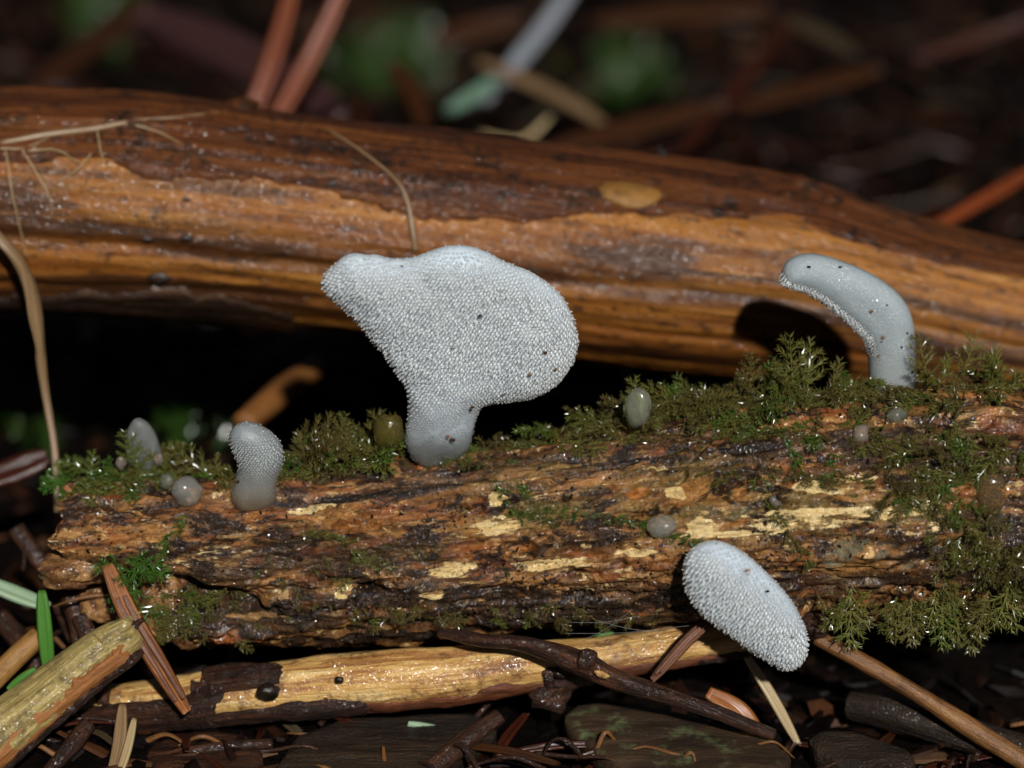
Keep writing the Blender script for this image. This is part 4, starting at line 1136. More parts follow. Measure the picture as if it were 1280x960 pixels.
blade('straw', 'dry split straw standing in front of the leaning stick', 'straw', [(135, 985, -2.3), (148, 935, -2.2), (153, 880, -2.1)], 0.09, TANB)
blade('straw', 'short pale straw crossing the dry split straw', 'straw', [(142, 985, -2.4), (158, 940, -2.3), (168, 898, -2.2)], 0.06, STRAW)
blade('straw', 'thin pale straw slanting below the oval fungus', 'straw', [(930, 815, -0.9), (965, 870, -1.1), (998, 930, -1.3)], 0.075, STRAW)
blade('orange_strip', 'orange strip of dead leaf bent under the dark twig', 'leaf', [(885, 865, -1.2), (925, 890, -1.35), (945, 930, -1.5), (950, 985, -1.8)], 0.15, ORANGE_B)
blade('grass_blade', 'dull green grass blade in shade under the peeled stick', 'grass blade', [(510, 905, -1.3), (540, 912, -1.35), (572, 918, -1.4)], 0.08, PALEG)
blade('green_leaf', 'tiny bright green leaf showing above the peeled stick', 'leaf', [(740, 800, -0.55), (755, 795, -0.5), (768, 792, -0.45)], 0.06, GREEN)
for q, (a, b, c, d) in enumerate(((470, 935, 560, 950), (560, 930, 700, 955), (720, 948, 800, 935), (1000, 930, 1090, 950), (620, 945, 760, 930))):
    p0, p1 = PZ(a, b, -4.25), PZ(c, d, -4.2)
    blade('fallen_needle', 'rusty fallen needle on the soil in front of the peeled stick', 'needle', [p0, (p0 + p1) / 2 + np.array([0, 0, .06]), p1], 0.06, ORANGE if q % 2 else RUST, 'rusty needles in front of the peeled stick', world=True)

# bark slabs on the ground in front
SLABGREEN = NT('green_crusted_bark')
_g = SLABGREEN.attr('grain'); _a = SLABGREEN.noise(SLABGREEN.mp(_g, (0.8, 3, 3)), 1, 7, 0.65); _b = SLABGREEN.noise(_g, 2.4, 5, 0.65)
_c = SLABGREEN.ramp(_a, [(0.3, (0.008, 0.005, 0.003)), (0.55, (0.035, 0.02, 0.010)), (0.8, (0.08, 0.048, 0.024))])
_c = SLABGREEN.mix(SLABGREEN.ramp(_b, [(0.54, 0.0), (0.66, 0.9)]), _c, SLABGREEN.ramp(_a, [(0.3, (0.035, 0.05, 0.018)), (0.7, (0.12, 0.14, 0.06))]))
SLABGREEN.out(_c, 0.5, SLABGREEN.bump(_a, 0.9, 0.0008))
def slab(label, pts_world, thick, mat, seed, dome=0.03, group=None):
    poly = resample(np.asarray(pts_world)[:, :2], 0.09, px=False, smooth=1)
    poly = poly + 0.05 * np.column_stack([fbm(np.column_stack([poly * 3, poly[:, :1] * 0]), 3, seed=seed), fbm(np.column_stack([poly * 3, poly[:, :1] * 0]), 3, seed=seed + 1)])
    if 0.5 * np.sum(poly[:, 0] * np.roll(poly[:, 1], -1) - poly[:, 1] * np.roll(poly[:, 0], -1)) < 0: poly = poly[::-1]
    v2, tri = fill2d(poly, 0.08)
    A = np.column_stack([np.asarray(pts_world)[:, :2], np.ones(len(pts_world))])
    cf = np.linalg.lstsq(A, np.asarray(pts_world)[:, 2], rcond=None)[0]
    z0 = v2 @ cf[:2] + cf[2]
    d = poly_dist(v2, poly)
    q = np.column_stack([v2, 0 * d])
    z = z0 + thick * np.sqrt(np.clip(d / 0.08, 0, 1)) * (0.6 + 0.5 * fbm(q * [1.5, 5, 1], 4, 0.6, seed=seed)) + dome * prof(d, 0.8)
    top = np.column_stack([v2, z]); bot = np.column_stack([v2, z0 - 0.3])
    n = len(v2)
    f = list(tri) + [(a + n, c + n, b + n) for a, b, c in tri] + [(a, b, b + n, a + n) for a, b in boundary(tri)]
    o = MB().add(np.vstack([top, bot]), [q if len(q) < 4 else q for q in f], grain=np.vstack([top, bot])).build('bark_slab', mat)
    return tag(o, label, 'bark', group)
slab('flat grey brown slab of dead wood on the soil below the peeled stick', [PZ(a, b, z) for a, b, z in ((385, 905, -4.2), (560, 893, -4.2), (640, 905, -4.2), (560, 950, -4.2), (520, 985, -4.2), (330, 985, -4.2))], 0.10, LITTERWOOD, 91)
slab('bark slab crusted with green algae below the dark twig', [PZ(a, b, z) for a, b, z in ((700, 885, -4.15), (780, 880, -4.15), (900, 905, -4.15), (990, 935, -4.15), (980, 985, -4.2), (820, 985, -4.2), (720, 930, -4.2))], 0.10, SLABGREEN.m, 92)
slab('small pale bark scrap under the brown twig', [PZ(a, b, z) for a, b, z in ((1010, 915, -4.1), (1080, 920, -4.1), (1150, 945, -4.1), (1120, 975, -4.2), (1020, 950, -4.2))], 0.08, LITTERWOOD, 93)
slab('dark bark scrap in the corner under the leaning stick', [PZ(a, b, z) for a, b, z in ((180, 925, -4.2), (300, 915, -4.2), (340, 945, -4.2), (300, 990, -4.2), (190, 985, -4.2))], 0.09, WETBARK, 94)

# ------------------------------------------------------------------ dry stalks, fibres and threads
def strand(name, label, cat, pts, r, mat, group=None, nseg=6, n=40, flat=1.0):
    mb = MB(); tube(mb, pts, r, nseg, n, wob=0.15, wf=4, seed=len(pts), flat=flat)
    return tag(mb.build(name, mat), label, cat, group)
strand('dry_stalk', 'dry tan stalk drooping in front of the bare branch', 'stalk', path([(-170, 205, 2.75), (-90, 228, 2.3), (0, 300, 2.0), (32, 345, 2.0), (47, 410, 1.95), (55, 480, 1.9), (68, 560, 1.6), (72, 640, 1.2)]), [0.05, 0.08, 0.12, 0.14, 0.11, 0.06, 0.05, 0.045], TANB, flat=0.6, n=60)
def surf_strand(label, pix, r, mat, name='root_fibre', bvh=None, lift=0.03, group=None):
    pts = []
    for a, b in pix:
        loc, nr = on_log(a, b, bvh if bvh is not None else bl_bvh)
        if loc is not None: pts.append(loc + nr * lift * random.uniform(0.6, 1.6))
    return strand(name, label, 'fibre', pts, r, mat, group)
surf_strand('flat pale strip of fibre peeling along the bare branch', [(2, 180), (60, 170), (120, 163), (170, 152), (230, 148), (290, 140)], [0.045, 0.055, 0.05, 0.035, 0.02, 0.01], TANB, 'peeling_fibre')
for pix in ([(8, 190), (14, 230), (22, 270), (35, 320)], [(28, 188), (45, 215), (62, 245), (66, 270)], [(122, 165), (126, 190), (134, 212)], [(115, 195), (95, 215), (72, 228)], [(2, 190), (30, 186), (62, 176)], [(170, 158), (200, 168), (225, 180)], [(36, 190), (70, 190), (100, 205)]):
    surf_strand('hair thin root fibre clinging to the bare branch', pix, [0.011, 0.010, 0.008, 0.005], STRAW, group='root fibres on the bare branch', lift=0.05)
surf_strand('kinked thin stalk lying down the bare branch behind the biggest fungus', [(410, 168), (450, 192), (492, 225), (508, 250), (516, 290), (520, 312)], [0.012, 0.018, 0.022, 0.035, 0.045, 0.035], TANB, 'thin_stalk', lift=0.06)
WEB = flat_mat('spider_silk', (0.14, 0.14, 0.14), (0.2, 0.2, 0.2), 0.4)
for a, b in (((705, 792, -1.2), (862, 782, -1.3)), ((712, 778, -1.2), (800, 770, -1.25)), ((730, 800, -1.25), (790, 762, -1.2)), ((745, 775, -1.2), (830, 790, -1.3))):
    p0, p1 = P(*a), P(*b)
    strand('spider_thread', 'hair thin spider thread strung below the log', 'thread', [p0, (p0 + p1) / 2 - np.array([0, 0, .04]), p1], [0.002, 0.002], WEB, 'spider threads below the log', 4, 14)

# fine rootlets straggling through the litter
for q in range(46):
    if q < 18: a = PZ(random.uniform(-20, 420), random.uniform(860, 985), -4.2)
    elif q < 36: a = PZ(random.uniform(450, 1290), random.uniform(885, 985), -4.2)
    else: a = P(random.uniform(10, 150), random.uniform(700, 860), random.uniform(-.6, .4))
    an = random.uniform(0, 6.28); L = random.uniform(0.5, 1.6)
    d = np.array([math.cos(an), math.sin(an) * .5, 0])
    pts = [a, a + d * L * .35 + [0, 0, random.uniform(-.05, .25)], a + d * L * .7 + [0, random.uniform(-.1, .1), random.uniform(-.05, .2)], a + d * L + [0, 0, random.uniform(-.2, .05)]]
    strand('rootlet', 'thin dark rootlet tangled in the litter before the log', 'rootlet', pts, [random.uniform(.02, .05), .03, .02, .01], WETBARK if q % 3 else TWIGBR, 'rootlets in the litter before the log', 6, 20)

# ------------------------------------------------------------------ background litter behind the branch
def bgblade(name, label, cat, a, b, wid, mat, thick=0.5, group=None, sag=0.0):
    p0, p1 = P(*a), P(*b)
    mid = (p0 + p1) / 2 + np.array([0.1, 0.1, sag])
    return blade(name, label, cat, [p0, mid, p1], wid, mat, group, thick, world=True)
bgblade('rust_stalk', 'rust red stalk standing behind the branch, the more upright of a pair', 'stalk', (285, 210, 10), (372, -40, 11), 0.17, RUST_B)
bgblade('rust_stalk', 'rust red stalk standing behind the branch, the more slanted of a pair', 'stalk', (305, 215, 9.4), (440, -40, 11.5), 0.17, RUST_B)
bgblade('silvery_blade', 'silvery grass blade rising out of focus behind the branch', 'grass blade', (600, 130, 17), (725, -30, 21), 0.17, SILVER)
bgblade('bleached_blade', 'pale teal blade end out of focus behind the branch', 'grass blade', (560, 138, 14.5), (618, 98, 16), 0.17, TEAL)
bgblade('tan_stick', 'tan stick crossing the silvery blade out of focus', 'stick', (600, 78, 17.5), (760, 158, 13.5), 0.16, TANB, 0.8)
bgblade('straw', 'curled pale straw behind the top of the branch', 'straw', (600, 166, 12), (688, 146, 13), 0.06, STRAW, sag=-0.3)
bgblade('orange_strip', 'wide rust strip of dead leaf lying behind the branch', 'leaf', (690, 185, 12), (905, 130, 14), 0.26, ORANGE, 0.2)
bgblade('orange_strip', 'dim orange leaf strip in the litter near the fallen twig', 'leaf', (920, 135, 15), (1100, 85, 17), 0.22, ORANGE, 0.2)
bgblade('rust_stalk', 'rust red forked twig in the litter, its upper arm', 'twig', (845, 195, 12.5), (985, 30, 18), 0.15, RUST)
bgblade('rust_stalk', 'thin red needle at the far right of the litter', 'needle', (1140, 75, 17), (1300, 20, 18), 0.15, RUST)
bgblade('red_twig', 'short pinkish red twig poking out above the low end of the branch', 'twig', (1152, 293, 7.5), (1300, 208, 9.5), 0.13, RUST_B, 0.9)
bgblade('dead_leaf', 'wide tan dead blade lying far back in the litter', 'leaf', (740, 28, 20), (960, 8, 22), 0.28, ORANGE, 0.3)
bgblade('dead_leaf', 'short dull tan blade slanting in the far litter', 'leaf', (985, 25, 19), (1070, 70, 17), 0.2, DULL, 0.3)
bgblade('dead_leaf', 'dull orange blade in the far litter behind the peeling fibre', 'leaf', (40, 110, 14), (180, 0, 19), 0.3, ORANGE, 0.3)
bgblade('dead_leaf', 'upright brown blade standing behind the green patch', 'leaf', (490, 80, 14), (530, 160, 12.5), 0.2, ORANGE, 0.3)
bgblade('dead_leaf', 'horizontal brown blade far behind the silvery blade', 'leaf', (540, 52, 19), (650, 20, 20), 0.3, ORANGE, 0.3)
bgblade('litter_stick', 'dark purple brown stick lying behind the branch', 'stick', (180, 20, 17), (420, 140, 12), 0.5, flat_mat('purple_bark', (0.02, 0.008, 0.008), (0.05, 0.018, 0.016), 0.5), 0.9)
bgblade('rust_stalk', 'blurred rust strip in the dark gap beside the drooping stalk', 'leaf', (-30, 605, 1.8), (60, 570, 2.2), 0.22, RUST, 0.4)
# thin tangled twigs behind the branch
for q in range(60):
    x, y = random.uniform(-11, 12), random.uniform(8.5, 24)
    if q > 30: x = random.uniform(2, 11)
    z = float(ground_z(x, y)[0]) + random.uniform(0.1, 0.9)
    an = random.uniform(0, 6.28); L = random.uniform(1.2, 3.6)
    d = np.array([math.cos(an), math.sin(an), random.uniform(-.15, .35)])
    a = np.array([x, y, z])
    strand('thin_twig', 'thin reddish twig tangled in the dark litter behind the branch', 'twig', [a, a + d * L * .5 + [0, 0, random.uniform(-.15, .2)], a + d * L], [random.uniform(.04, .08), .05, .03], random.choice([RUST, RUST, RUST, ORANGE, DULL, ORANGE]) if q % 7 else RUST_B, 'thin twigs behind the branch', 6, 12)
# random fallen needles
needle_meshes = []
for q in range(6):
    mb = MB(); L = random.uniform(1.3, 2.2)
    needle_mesh(mb, [(-L / 2, 0, 0), (0, random.uniform(-.12, .12), random.uniform(0, .12)), (L / 2, 0, 0)], random.uniform(0.06, 0.10), 0.5, 12, up=(0, 0, 1))
    for mt in (RUST, ORANGE, RUST, DULL):
        needle_meshes.append(mb.build('fallen_needle', mt, origin=np.zeros(3), mesh_only=True))
for q in range(170):
    if q < 120:
        x, y = random.uniform(-12, 12), random.uniform(8.5, 32)
    elif q < 135:
        x, y = random.uniform(-6, 0), random.uniform(2.0, 8)
    else:
        x, y = random.uniform(-7, 7), random.uniform(-2.8, -0.4)
    z = float(ground_z(x, y)[0]) + random.uniform(0.05, 0.45 if y > 8 else 0.15)
    o = bpy.data.objects.new('fallen_needle', random.choice(needle_meshes)); COL.objects.link(o)
    o.location = (x * CM, y * CM, z * CM)
    sc = random.uniform(0.9, 1.5) if y > 8 else random.uniform(0.7, 1.0)
    o.scale = (sc, sc, sc)
    o.rotation_euler = (random.uniform(-.3, .3), random.uniform(-.35, .35), random.uniform(0, 6.28))
    if y > 8: tag(o, 'fallen brown needle in the dark litter behind the bare branch', 'needle', 'fallen needles behind the branch')
    elif y > 0: tag(o, 'fallen brown needle in the gap between log and branch', 'needle', 'fallen needles in the gap')
    else: tag(o, 'fallen brown needle on the soil under the front of the log', 'needle', 'fallen needles under the log')
# leaf-mould flakes scattered on the soil (uncountable)
mb = MB()
nfl = 5200
fx = RNG.uniform(-13, 13, nfl); fy = np.where(RNG.random(nfl) < 0.7, RNG.uniform(6, 36, nfl), RNG.uniform(-3.6, 6, nfl))
fz = ground_z(fx, fy)
tints = RNG.random(nfl)
for i in range(nfl):
    L, W_ = RNG.uniform(0.1, 0.55), RNG.uniform(0.04, 0.2)
    R = rotm('Z', RNG.uniform(0, 360)) @ rotm('X', RNG.uniform(-35, 35)) @ rotm('Y', RNG.uniform(-30, 30))
    q = np.array([(-L, 0, 0), (-L * .3, -W_, .02), (L * .5, -W_ * .7, 0), (L, 0, .03), (L * .3, W_, .02), (-L * .5, W_ * .8, 0), (0, 0, 0.06)])
    q = q * RNG.uniform(0.8, 1.2, q.shape)
    lo = q - np.array([0, 0, 0.05])
    w_ = np.vstack([q, lo[:6]]) @ R.T + [fx[i], fy[i], fz[i] + 0.04]
    f = [(k, (k + 1) % 6, 6) for k in range(6)] + [(k + 7, (k + 1) % 6 + 7, (k + 1) % 6, k) for k in range(6)] + [(12, 11, 10, 9, 8, 7)]
    mb.add(w_, f, grain=w_, tint=np.full(13, tints[i]))
m = NT('leaf_mould')
c = m.ramp(m.attr('tint', 'Fac'), [(0.0, (0.0015, 0.001, 0.0008)), (0.55, (0.004, 0.002, 0.0014)), (0.82, (0.014, 0.0055, 0.003)), (0.95, (0.05, 0.018, 0.007)), (1.0, (0.10, 0.055, 0.03))])  # mould tints include painted darkening for flash falloff
mm = m.n('ShaderNodeVectorMath', operation='SCALE'); m.l(c, mm.inputs[0]); m.l(m.ramp(m.noise(m.attr('grain'), 4, 4, 0.7), [(0.3, 0.5), (0.7, 1.3)]), mm.inputs['Scale'])
tag(mb.build('leaf_mould', m.out(mm.outputs[0], 0.5, None, Specular_IOR_Level=0.1), smooth=False), 'crumbled dark leaf mould covering the forest soil', 'leaf litter', kind='stuff')

# ------------------------------------------------------------------ moss
def frond_geo(L, leaf, n, curve, branches, seed):
    """feathery moss shoot along +X: thin stem, pointed leaves on all sides, side branches"""
    r = np.random.default_rng(seed)
    V_, F_, T_ = [], [], []
    cnt = 0
    def add(v, f, tip):
        nonlocal cnt
        V_.append(v); F_.extend([tuple(x + cnt for x in q) for q in f]); T_.append(tip); cnt += len(v)
    def shoot(p0, d0, n0, L, n, leaf, curve):
        m = 9
        s = np.linspace(0, 1, m)
        ang = curve * s
        sdv = np.cross(n0, d0)
        px = np.cumsum(np.cos(ang)) / m * L; pz = np.cumsum(np.sin(ang)) / m * L
        pts = p0 + px[:, None] * d0 + pz[:, None] * n0
        dirs = np.cos(ang)[:, None] * d0 + np.sin(ang)[:, None] * n0
        nrm = -np.sin(ang)[:, None] * d0 + np.cos(ang)[:, None] * n0
        rad = 0.012 * (1 - 0.6 * s)
        tri = [(math.cos(a), math.sin(a)) for a in (0.5, 2.6, 4.7)]
        tv = np.concatenate([[pts[i] + rad[i] * (a * sdv + b * nrm[i]) for a, b in tri] for i in range(m)])
        add(tv, [tuple(q) for q in grid_faces(m, 3)], np.full(len(tv), 0.0))
        for k in range(n):
            t = (k + r.uniform(0, 0.8)) / n
            i = min(m - 1, int(t * m))
            az = k * 2.4 + r.uniform(-.4, .4)
            out = math.cos(az) * sdv * 1.0 + math.sin(az) * nrm[i] * 0.6
            out = out / np.linalg.norm(out)
            fw = r.uniform(0.55, 1.0)
            d = dirs[i] * fw + out * r.uniform(0.6, 0.95); d /= np.linalg.norm(d)
            w = np.cross(d, dirs[i]); w /= np.linalg.norm(w) + 1e-9
            up = np.cross(w, d)
            l = leaf * (0.55 + 0.6 * math.sin(math.pi * min(1, 0.15 + 0.8 * t))) * r.uniform(0.8, 1.2)
            b = pts[i]
            lw = l * 0.10
            v = np.array([b, b + d * l * 0.4 + w * lw + up * l * 0.05, b + d * l * 0.38 - up * l * 0.03, b + d * l * 0.4 - w * lw + up * l * 0.05, b + d * l + up * l * r.uniform(-.1, .2)])
            add(v, [(0, 1, 2), (0, 2, 3), (1, 4, 2), (2, 4, 3)], np.array([0.1, 0.5, 0.4, 0.5, 1.0]))
        return pts, dirs, nrm, sdv
    pts, dirs, nrm, sdv = shoot(np.zeros(3), np.array([1.0, 0, 0]), np.array([0, 0, 1.0]), L, n, leaf, curve)
    for k in range(branches):
        i = 1 + int((k + 0.5) / branches * 6.5)
        sg = 1 if k % 2 else -1
        d = dirs[i] * 0.7 + sg * sdv * 0.75 + nrm[i] * r.uniform(-.1, .3); d /= np.linalg.norm(d)
        nn = nrm[i] - d * (nrm[i] @ d); nn /= np.linalg.norm(nn)
        shoot(pts[i], d, nn, L * (0.42 - 0.035 * i) * r.uniform(.8, 1.2), max(6, int(n * 0.35)), leaf * 0.8, curve * 0.6)
    return np.concatenate(V_), F_, np.concatenate(T_)
FROND = [frond_geo(0.62, 0.125, 40, -0.5, 4, 1), frond_geo(0.75, 0.125, 46, -0.9, 6, 2), frond_geo(0.52, 0.12, 34, 0.4, 2, 3), frond_geo(0.85, 0.12, 52, -0.3, 8, 4), frond_geo(0.42, 0.13, 30, 0.2, 0, 5), frond_geo(0.6, 0.135, 38, -1.2, 2, 6)]
def moss_mat(name, source, stops):
    m = NT(name)
    f = m.attr('tint', 'Fac') if source == 'attr' else m.rnd()
    c = m.ramp(f, stops)
    tip = m.attr('tip', 'Fac')
    c = m.mix(m.math('MULTIPLY', tip, 0.45), c, m.mix(0.5, c, (0.16, 0.17, 0.05)))
    o = m.obj()
    return m.out(c, 0.22, None, Subsurface_Weight=0.2, Subsurface_Scale=0.0005, Specular_IOR_Level=0.4)
STOPS = [(0.0, (0.055, 0.036, 0.012)), (0.25, (0.070, 0.052, 0.014)), (0.55, (0.085, 0.080, 0.016)), (0.8, (0.045, 0.078, 0.010)), (1.0, (0.026, 0.095, 0.008))]
MOSS = moss_mat('olive_moss', 'attr', STOPS)
MOSS_O = moss_mat('olive_moss_shoot', 'rnd', [(0.0, (0.085, 0.066, 0.018)), (0.6, (0.11, 0.10, 0.024)), (1.0, (0.07, 0.095, 0.018))])
MOSS_G = moss_mat('green_moss_shoot', 'rnd', [(0.0, (0.024, 0.07, 0.008)), (1.0, (0.04, 0.11, 0.012))])
def basis(d, up):
    d = norm(d); y = norm(np.cross(up, d)); z = np.cross(d, y)
    return np.column_stack([d, y, z])
moss = MB()
def put_frond(mb, k, loc, d, up, sc, tint):
    v, f, tp = FROND[k]
    B = basis(d, up)
    mb.add((v * sc) @ B.T + loc, f, tip=tp, tint=np.full(len(v), tint))
def moss_field(px, py, hw, hh, n, sc=1.0, lift=0.5, tint=(0.3, 0.6), down=0.25, along=0.5, outl=True):
    for _ in range(int(n * 0.58)):
        a = px + RNG.normal() * hw * 0.62; b = py + RNG.normal() * hh * 0.5
        if 1068 < a < 1160 and b < 492: continue            # the hooked fungus stands here
        loc, nr = on_log(a, b)
        if loc is None:
            if not outl: continue
            for t in range(1, 12):                      # pixel just above the crest: slide down to the log
                loc, nr = on_log(a, b + 5 * t)
                if loc is not None: break
            if loc is None: continue
        d = nr * lift * RNG.uniform(0.15, 1.1) + np.array([RNG.choice([-1, 1]) * along * RNG.uniform(0.3, 1.3), RNG.uniform(-.5, .3), -down * RNG.uniform(0, 1.3)])
        put_frond(moss, RNG.integers(0, 6), loc - nr * 0.03, d, nr + RNG.normal(size=3) * 0.2, sc * RNG.uniform(0.5, 1.05), np.clip(RNG.uniform(*tint) + RNG.normal() * 0.2, 0, 1))
for args in (
    dict(px=190, py=592, hw=110, hh=16, n=110, sc=0.75, lift=0.45, tint=(0.55, 1.0)), dict(px=110, py=606, hw=60, hh=8, n=30, sc=0.6, lift=0.3, tint=(0.6, 1.0)), dict(px=230, py=575, hw=80, hh=14, n=70, sc=1.0, lift=0.9, tint=(0.3, 0.6)),
    dict(px=375, py=560, hw=28, hh=18, n=50, sc=0.9, tint=(0.6, 1.0)), dict(px=440, py=545, hw=55, hh=22, n=120, sc=1.15, lift=1.0, tint=(0.15, 0.6)), dict(px=470, py=575, hw=60, hh=10, n=30, sc=0.6, tint=(0.1, 0.4)),
    dict(px=600, py=575, hw=45, hh=14, n=46, sc=0.6, lift=0.35, tint=(0.35, 0.85)), dict(px=690, py=545, hw=60, hh=16, n=80, sc=0.95, tint=(0.2, 0.55)), dict(px=640, py=605, hw=30, hh=12, n=22, sc=0.5, lift=0.25, tint=(0.3, 0.7)),
    dict(px=770, py=520, hw=80, hh=22, n=110, sc=0.9, lift=0.6, tint=(0.2, 0.55)), dict(px=880, py=500, hw=80, hh=22, n=120, sc=0.95, lift=0.7, tint=(0.2, 0.6)), dict(px=1000, py=488, hw=80, hh=18, n=120, sc=0.95, lift=0.8, tint=(0.25, 0.75)),
    dict(px=1120, py=490, hw=90, hh=18, n=110, sc=0.9, lift=0.7, tint=(0.25, 0.65)), dict(px=1250, py=478, hw=40, hh=18, n=50, sc=0.95, lift=0.8, tint=(0.3, 0.7)), dict(px=860, py=545, hw=110, hh=14, n=70, sc=0.6, lift=0.3, tint=(0.1, 0.4)),
    dict(px=1000, py=535, hw=90, hh=18, n=80, sc=0.7, lift=0.35, tint=(0.2, 0.7)), dict(px=940, py=585, hw=70, hh=12, n=48, sc=0.55, lift=0.25, tint=(0.15, 0.5)), dict(px=1010, py=590, hw=60, hh=10, n=40, sc=0.55, lift=0.25, tint=(0.25, 0.7)),
    dict(px=1150, py=560, hw=70, hh=35, n=120, sc=0.75, lift=0.4, tint=(0.15, 0.6)), dict(px=1240, py=570, hw=50, hh=30, n=70, sc=0.75, lift=0.4, tint=(0.2, 0.7)), dict(px=1150, py=625, hw=45, hh=25, n=70, sc=0.7, lift=0.35, tint=(0.25, 0.65), down=0.7),
    dict(px=1210, py=680, hw=45, hh=40, n=80, sc=0.75, lift=0.4, tint=(0.2, 0.6), down=0.8), dict(px=1270, py=690, hw=25, hh=50, n=50, sc=0.8, lift=0.4, tint=(0.2, 0.6), down=0.8), dict(px=1160, py=745, hw=90, hh=10, n=44, sc=0.75, lift=0.4, tint=(0.2, 0.5), down=1.0, outl=False),
    dict(px=205, py=745, hw=45, hh=35, n=90, sc=0.6, lift=0.4, tint=(0.45, 0.95), down=0.4), dict(px=260, py=760, hw=60, hh=28, n=80, sc=0.55, lift=0.35, tint=(0.05, 0.4), down=0.4), dict(px=400, py=710, hw=70, hh=18, n=36, sc=0.5, lift=0.3, tint=(0.1, 0.5), down=0.7),
    dict(px=560, py=760, hw=170, hh=16, n=90, sc=0.45, lift=0.35, tint=(0.0, 0.25), down=0.8, outl=False), dict(px=440, py=690, hw=90, hh=12, n=26, sc=0.4, lift=0.25, tint=(0.1, 0.4), down=0.7), dict(px=760, py=765, hw=90, hh=10, n=30, sc=0.45, lift=0.35, tint=(0.0, 0.2), outl=False),
    dict(px=680, py=640, hw=30, hh=12, n=14, sc=0.4, lift=0.2, tint=(0.1, 0.5)), dict(px=1100, py=600, hw=60, hh=14, n=24, sc=0.5, lift=0.25, tint=(0.1, 0.5)), dict(px=640, py=715, hw=20, hh=12, n=8, sc=0.4, lift=0.2, tint=(0.05, 0.3))):
    moss_field(**args)
# creeping strands: stems with leaves strung along them
def creeper(pix, n, sc, tint, lift=0.03):
    q = spline(np.array(pix, float), n)
    prev = None
    for i, (a, b) in enumerate(q):
        loc, nr = on_log(a, b)
        if loc is None: continue
        if prev is not None:
            d = loc - prev[0]
            for sgn in (-1, 1):
                side = np.cross(nr, norm(d)) * sgn
                put_frond(moss, 4 if i % 2 else 2, loc + nr * lift, norm(d) * 0.9 + side * RNG.uniform(0.3, 0.8) + nr * 0.15, nr, sc * RNG.uniform(0.7, 1.2), np.clip(tint + RNG.normal() * 0.08, 0, 1))
        prev = (loc, nr)
creeper([(615, 596), (632, 622), (650, 640), (700, 645), (760, 650), (815, 660), (840, 672), (870, 680)], 44, 0.32, 0.75)
creeper([(955, 602), (965, 635), (980, 655), (995, 680), (1010, 700)], 20, 0.36, 0.5)
creeper([(960, 535), (980, 548), (992, 570), (995, 582)], 12, 0.3, 1.0)
creeper([(1035, 555), (1040, 572), (1040, 580)], 7, 0.28, 1.0)
creeper([(1150, 608), (1175, 612), (1192, 605)], 9, 0.3, 1.0)
creeper([(240, 640), (215, 670), (205, 690), (190, 720), (170, 760)], 26, 0.36, 0.85)
creeper([(370, 668), (400, 672), (430, 680), (450, 698), (480, 712)], 20, 0.34, 0.55)
creeper([(20, 610), (60, 605), (110, 608), (160, 600), (210, 590)], 22, 0.36, 0.9)
mo = tag(moss.build('moss', MOSS, smooth=False), 'olive green moss matted over the top and right end of the rotten log', 'moss', kind='stuff')

frond_me = {}
for nm, mt in (('o', MOSS_O), ('g', MOSS_G)):
    for k, (v, f, tp) in enumerate(FROND):
        mb = MB().add(v, f, tip=tp); frond_me[nm, k] = mb.build('moss_frond', mt, origin=np.zeros(3), smooth=False, mesh_only=True)
def frond_obj(px, py, d, sc, kind, label, group, k=None, off=0.0):
    loc, nr = on_log(px, py)
    t = 0
    while loc is None and t < 14:
        t += 1; loc, nr = on_log(px, py + (5 * t if off >= 0 else -5 * t))
    if loc is None: return
    k = int(RNG.integers(0, 6)) if k is None else k
    o = bpy.data.objects.new('moss_frond', frond_me[kind, k]); COL.objects.link(o)
    B = basis(np.asarray(d, float), np.array([0.1 * RNG.normal(), -1.0, 0.25]))
    M_ = Matrix([[*r] for r in (B * sc)]).to_4x4()
    M_.translation = Vector((loc - nr * 0.02) * CM)
    o.matrix_world = M_
    tag(o, label, 'moss', group)
    return o
for i, px in enumerate((1112, 1140, 1168, 1196, 1222, 1248, 1270, 1065, 1085, 1205, 1238, 1262, 1128, 1180)):
    frond_obj(px, 748 - (i % 4) * 8, (RNG.uniform(-.25, .15), -0.25, -1.0), RNG.uniform(0.75, 1.1), 'o', 'olive moss frond hanging down below the right end of the log', 'moss fronds hanging under the log', [0, 3, 1][i % 3], off=-1)
for i, px in enumerate((385, 398, 412, 428, 445, 110, 135, 165, 180, 250, 268, 735, 750, 768, 790, 815, 840, 868, 890, 915, 935, 958, 975, 992, 1008, 1030, 1052, 1066, 1160, 1172, 1195, 1222, 1240, 1258, 1272)):
    top = np.interp(px, [100, 300, 450, 640, 760, 900, 1000, 1280], [600, 575, 545, 545, 520, 500, 480, 475])
    frond_obj(px, top, (RNG.uniform(-.5, .5), RNG.uniform(-.25, .1), RNG.uniform(0.6, 1.1)), RNG.uniform(0.5, 0.95) * (1.1 if px > 900 else 0.9), 'g' if i % 5 == 1 else 'o', 'wet moss shoot standing up along the crest of the log' if i % 5 != 1 else 'brighter green moss shoot standing up along the crest of the log', 'moss shoots along the crest' if i % 5 != 1 else 'bright moss shoots along the crest')
for px, py in ((160, 700), (150, 730), (150, 765), (165, 720), (178, 765), (140, 795), (190, 700), (210, 770)):
    frond_obj(px, py, (RNG.uniform(-.9, .6), -0.6, RNG.uniform(-.5, .2)), 0.8, 'g', 'dark green moss frond sprawling over the broken end of the log', 'moss fronds at the broken end', off=-1)

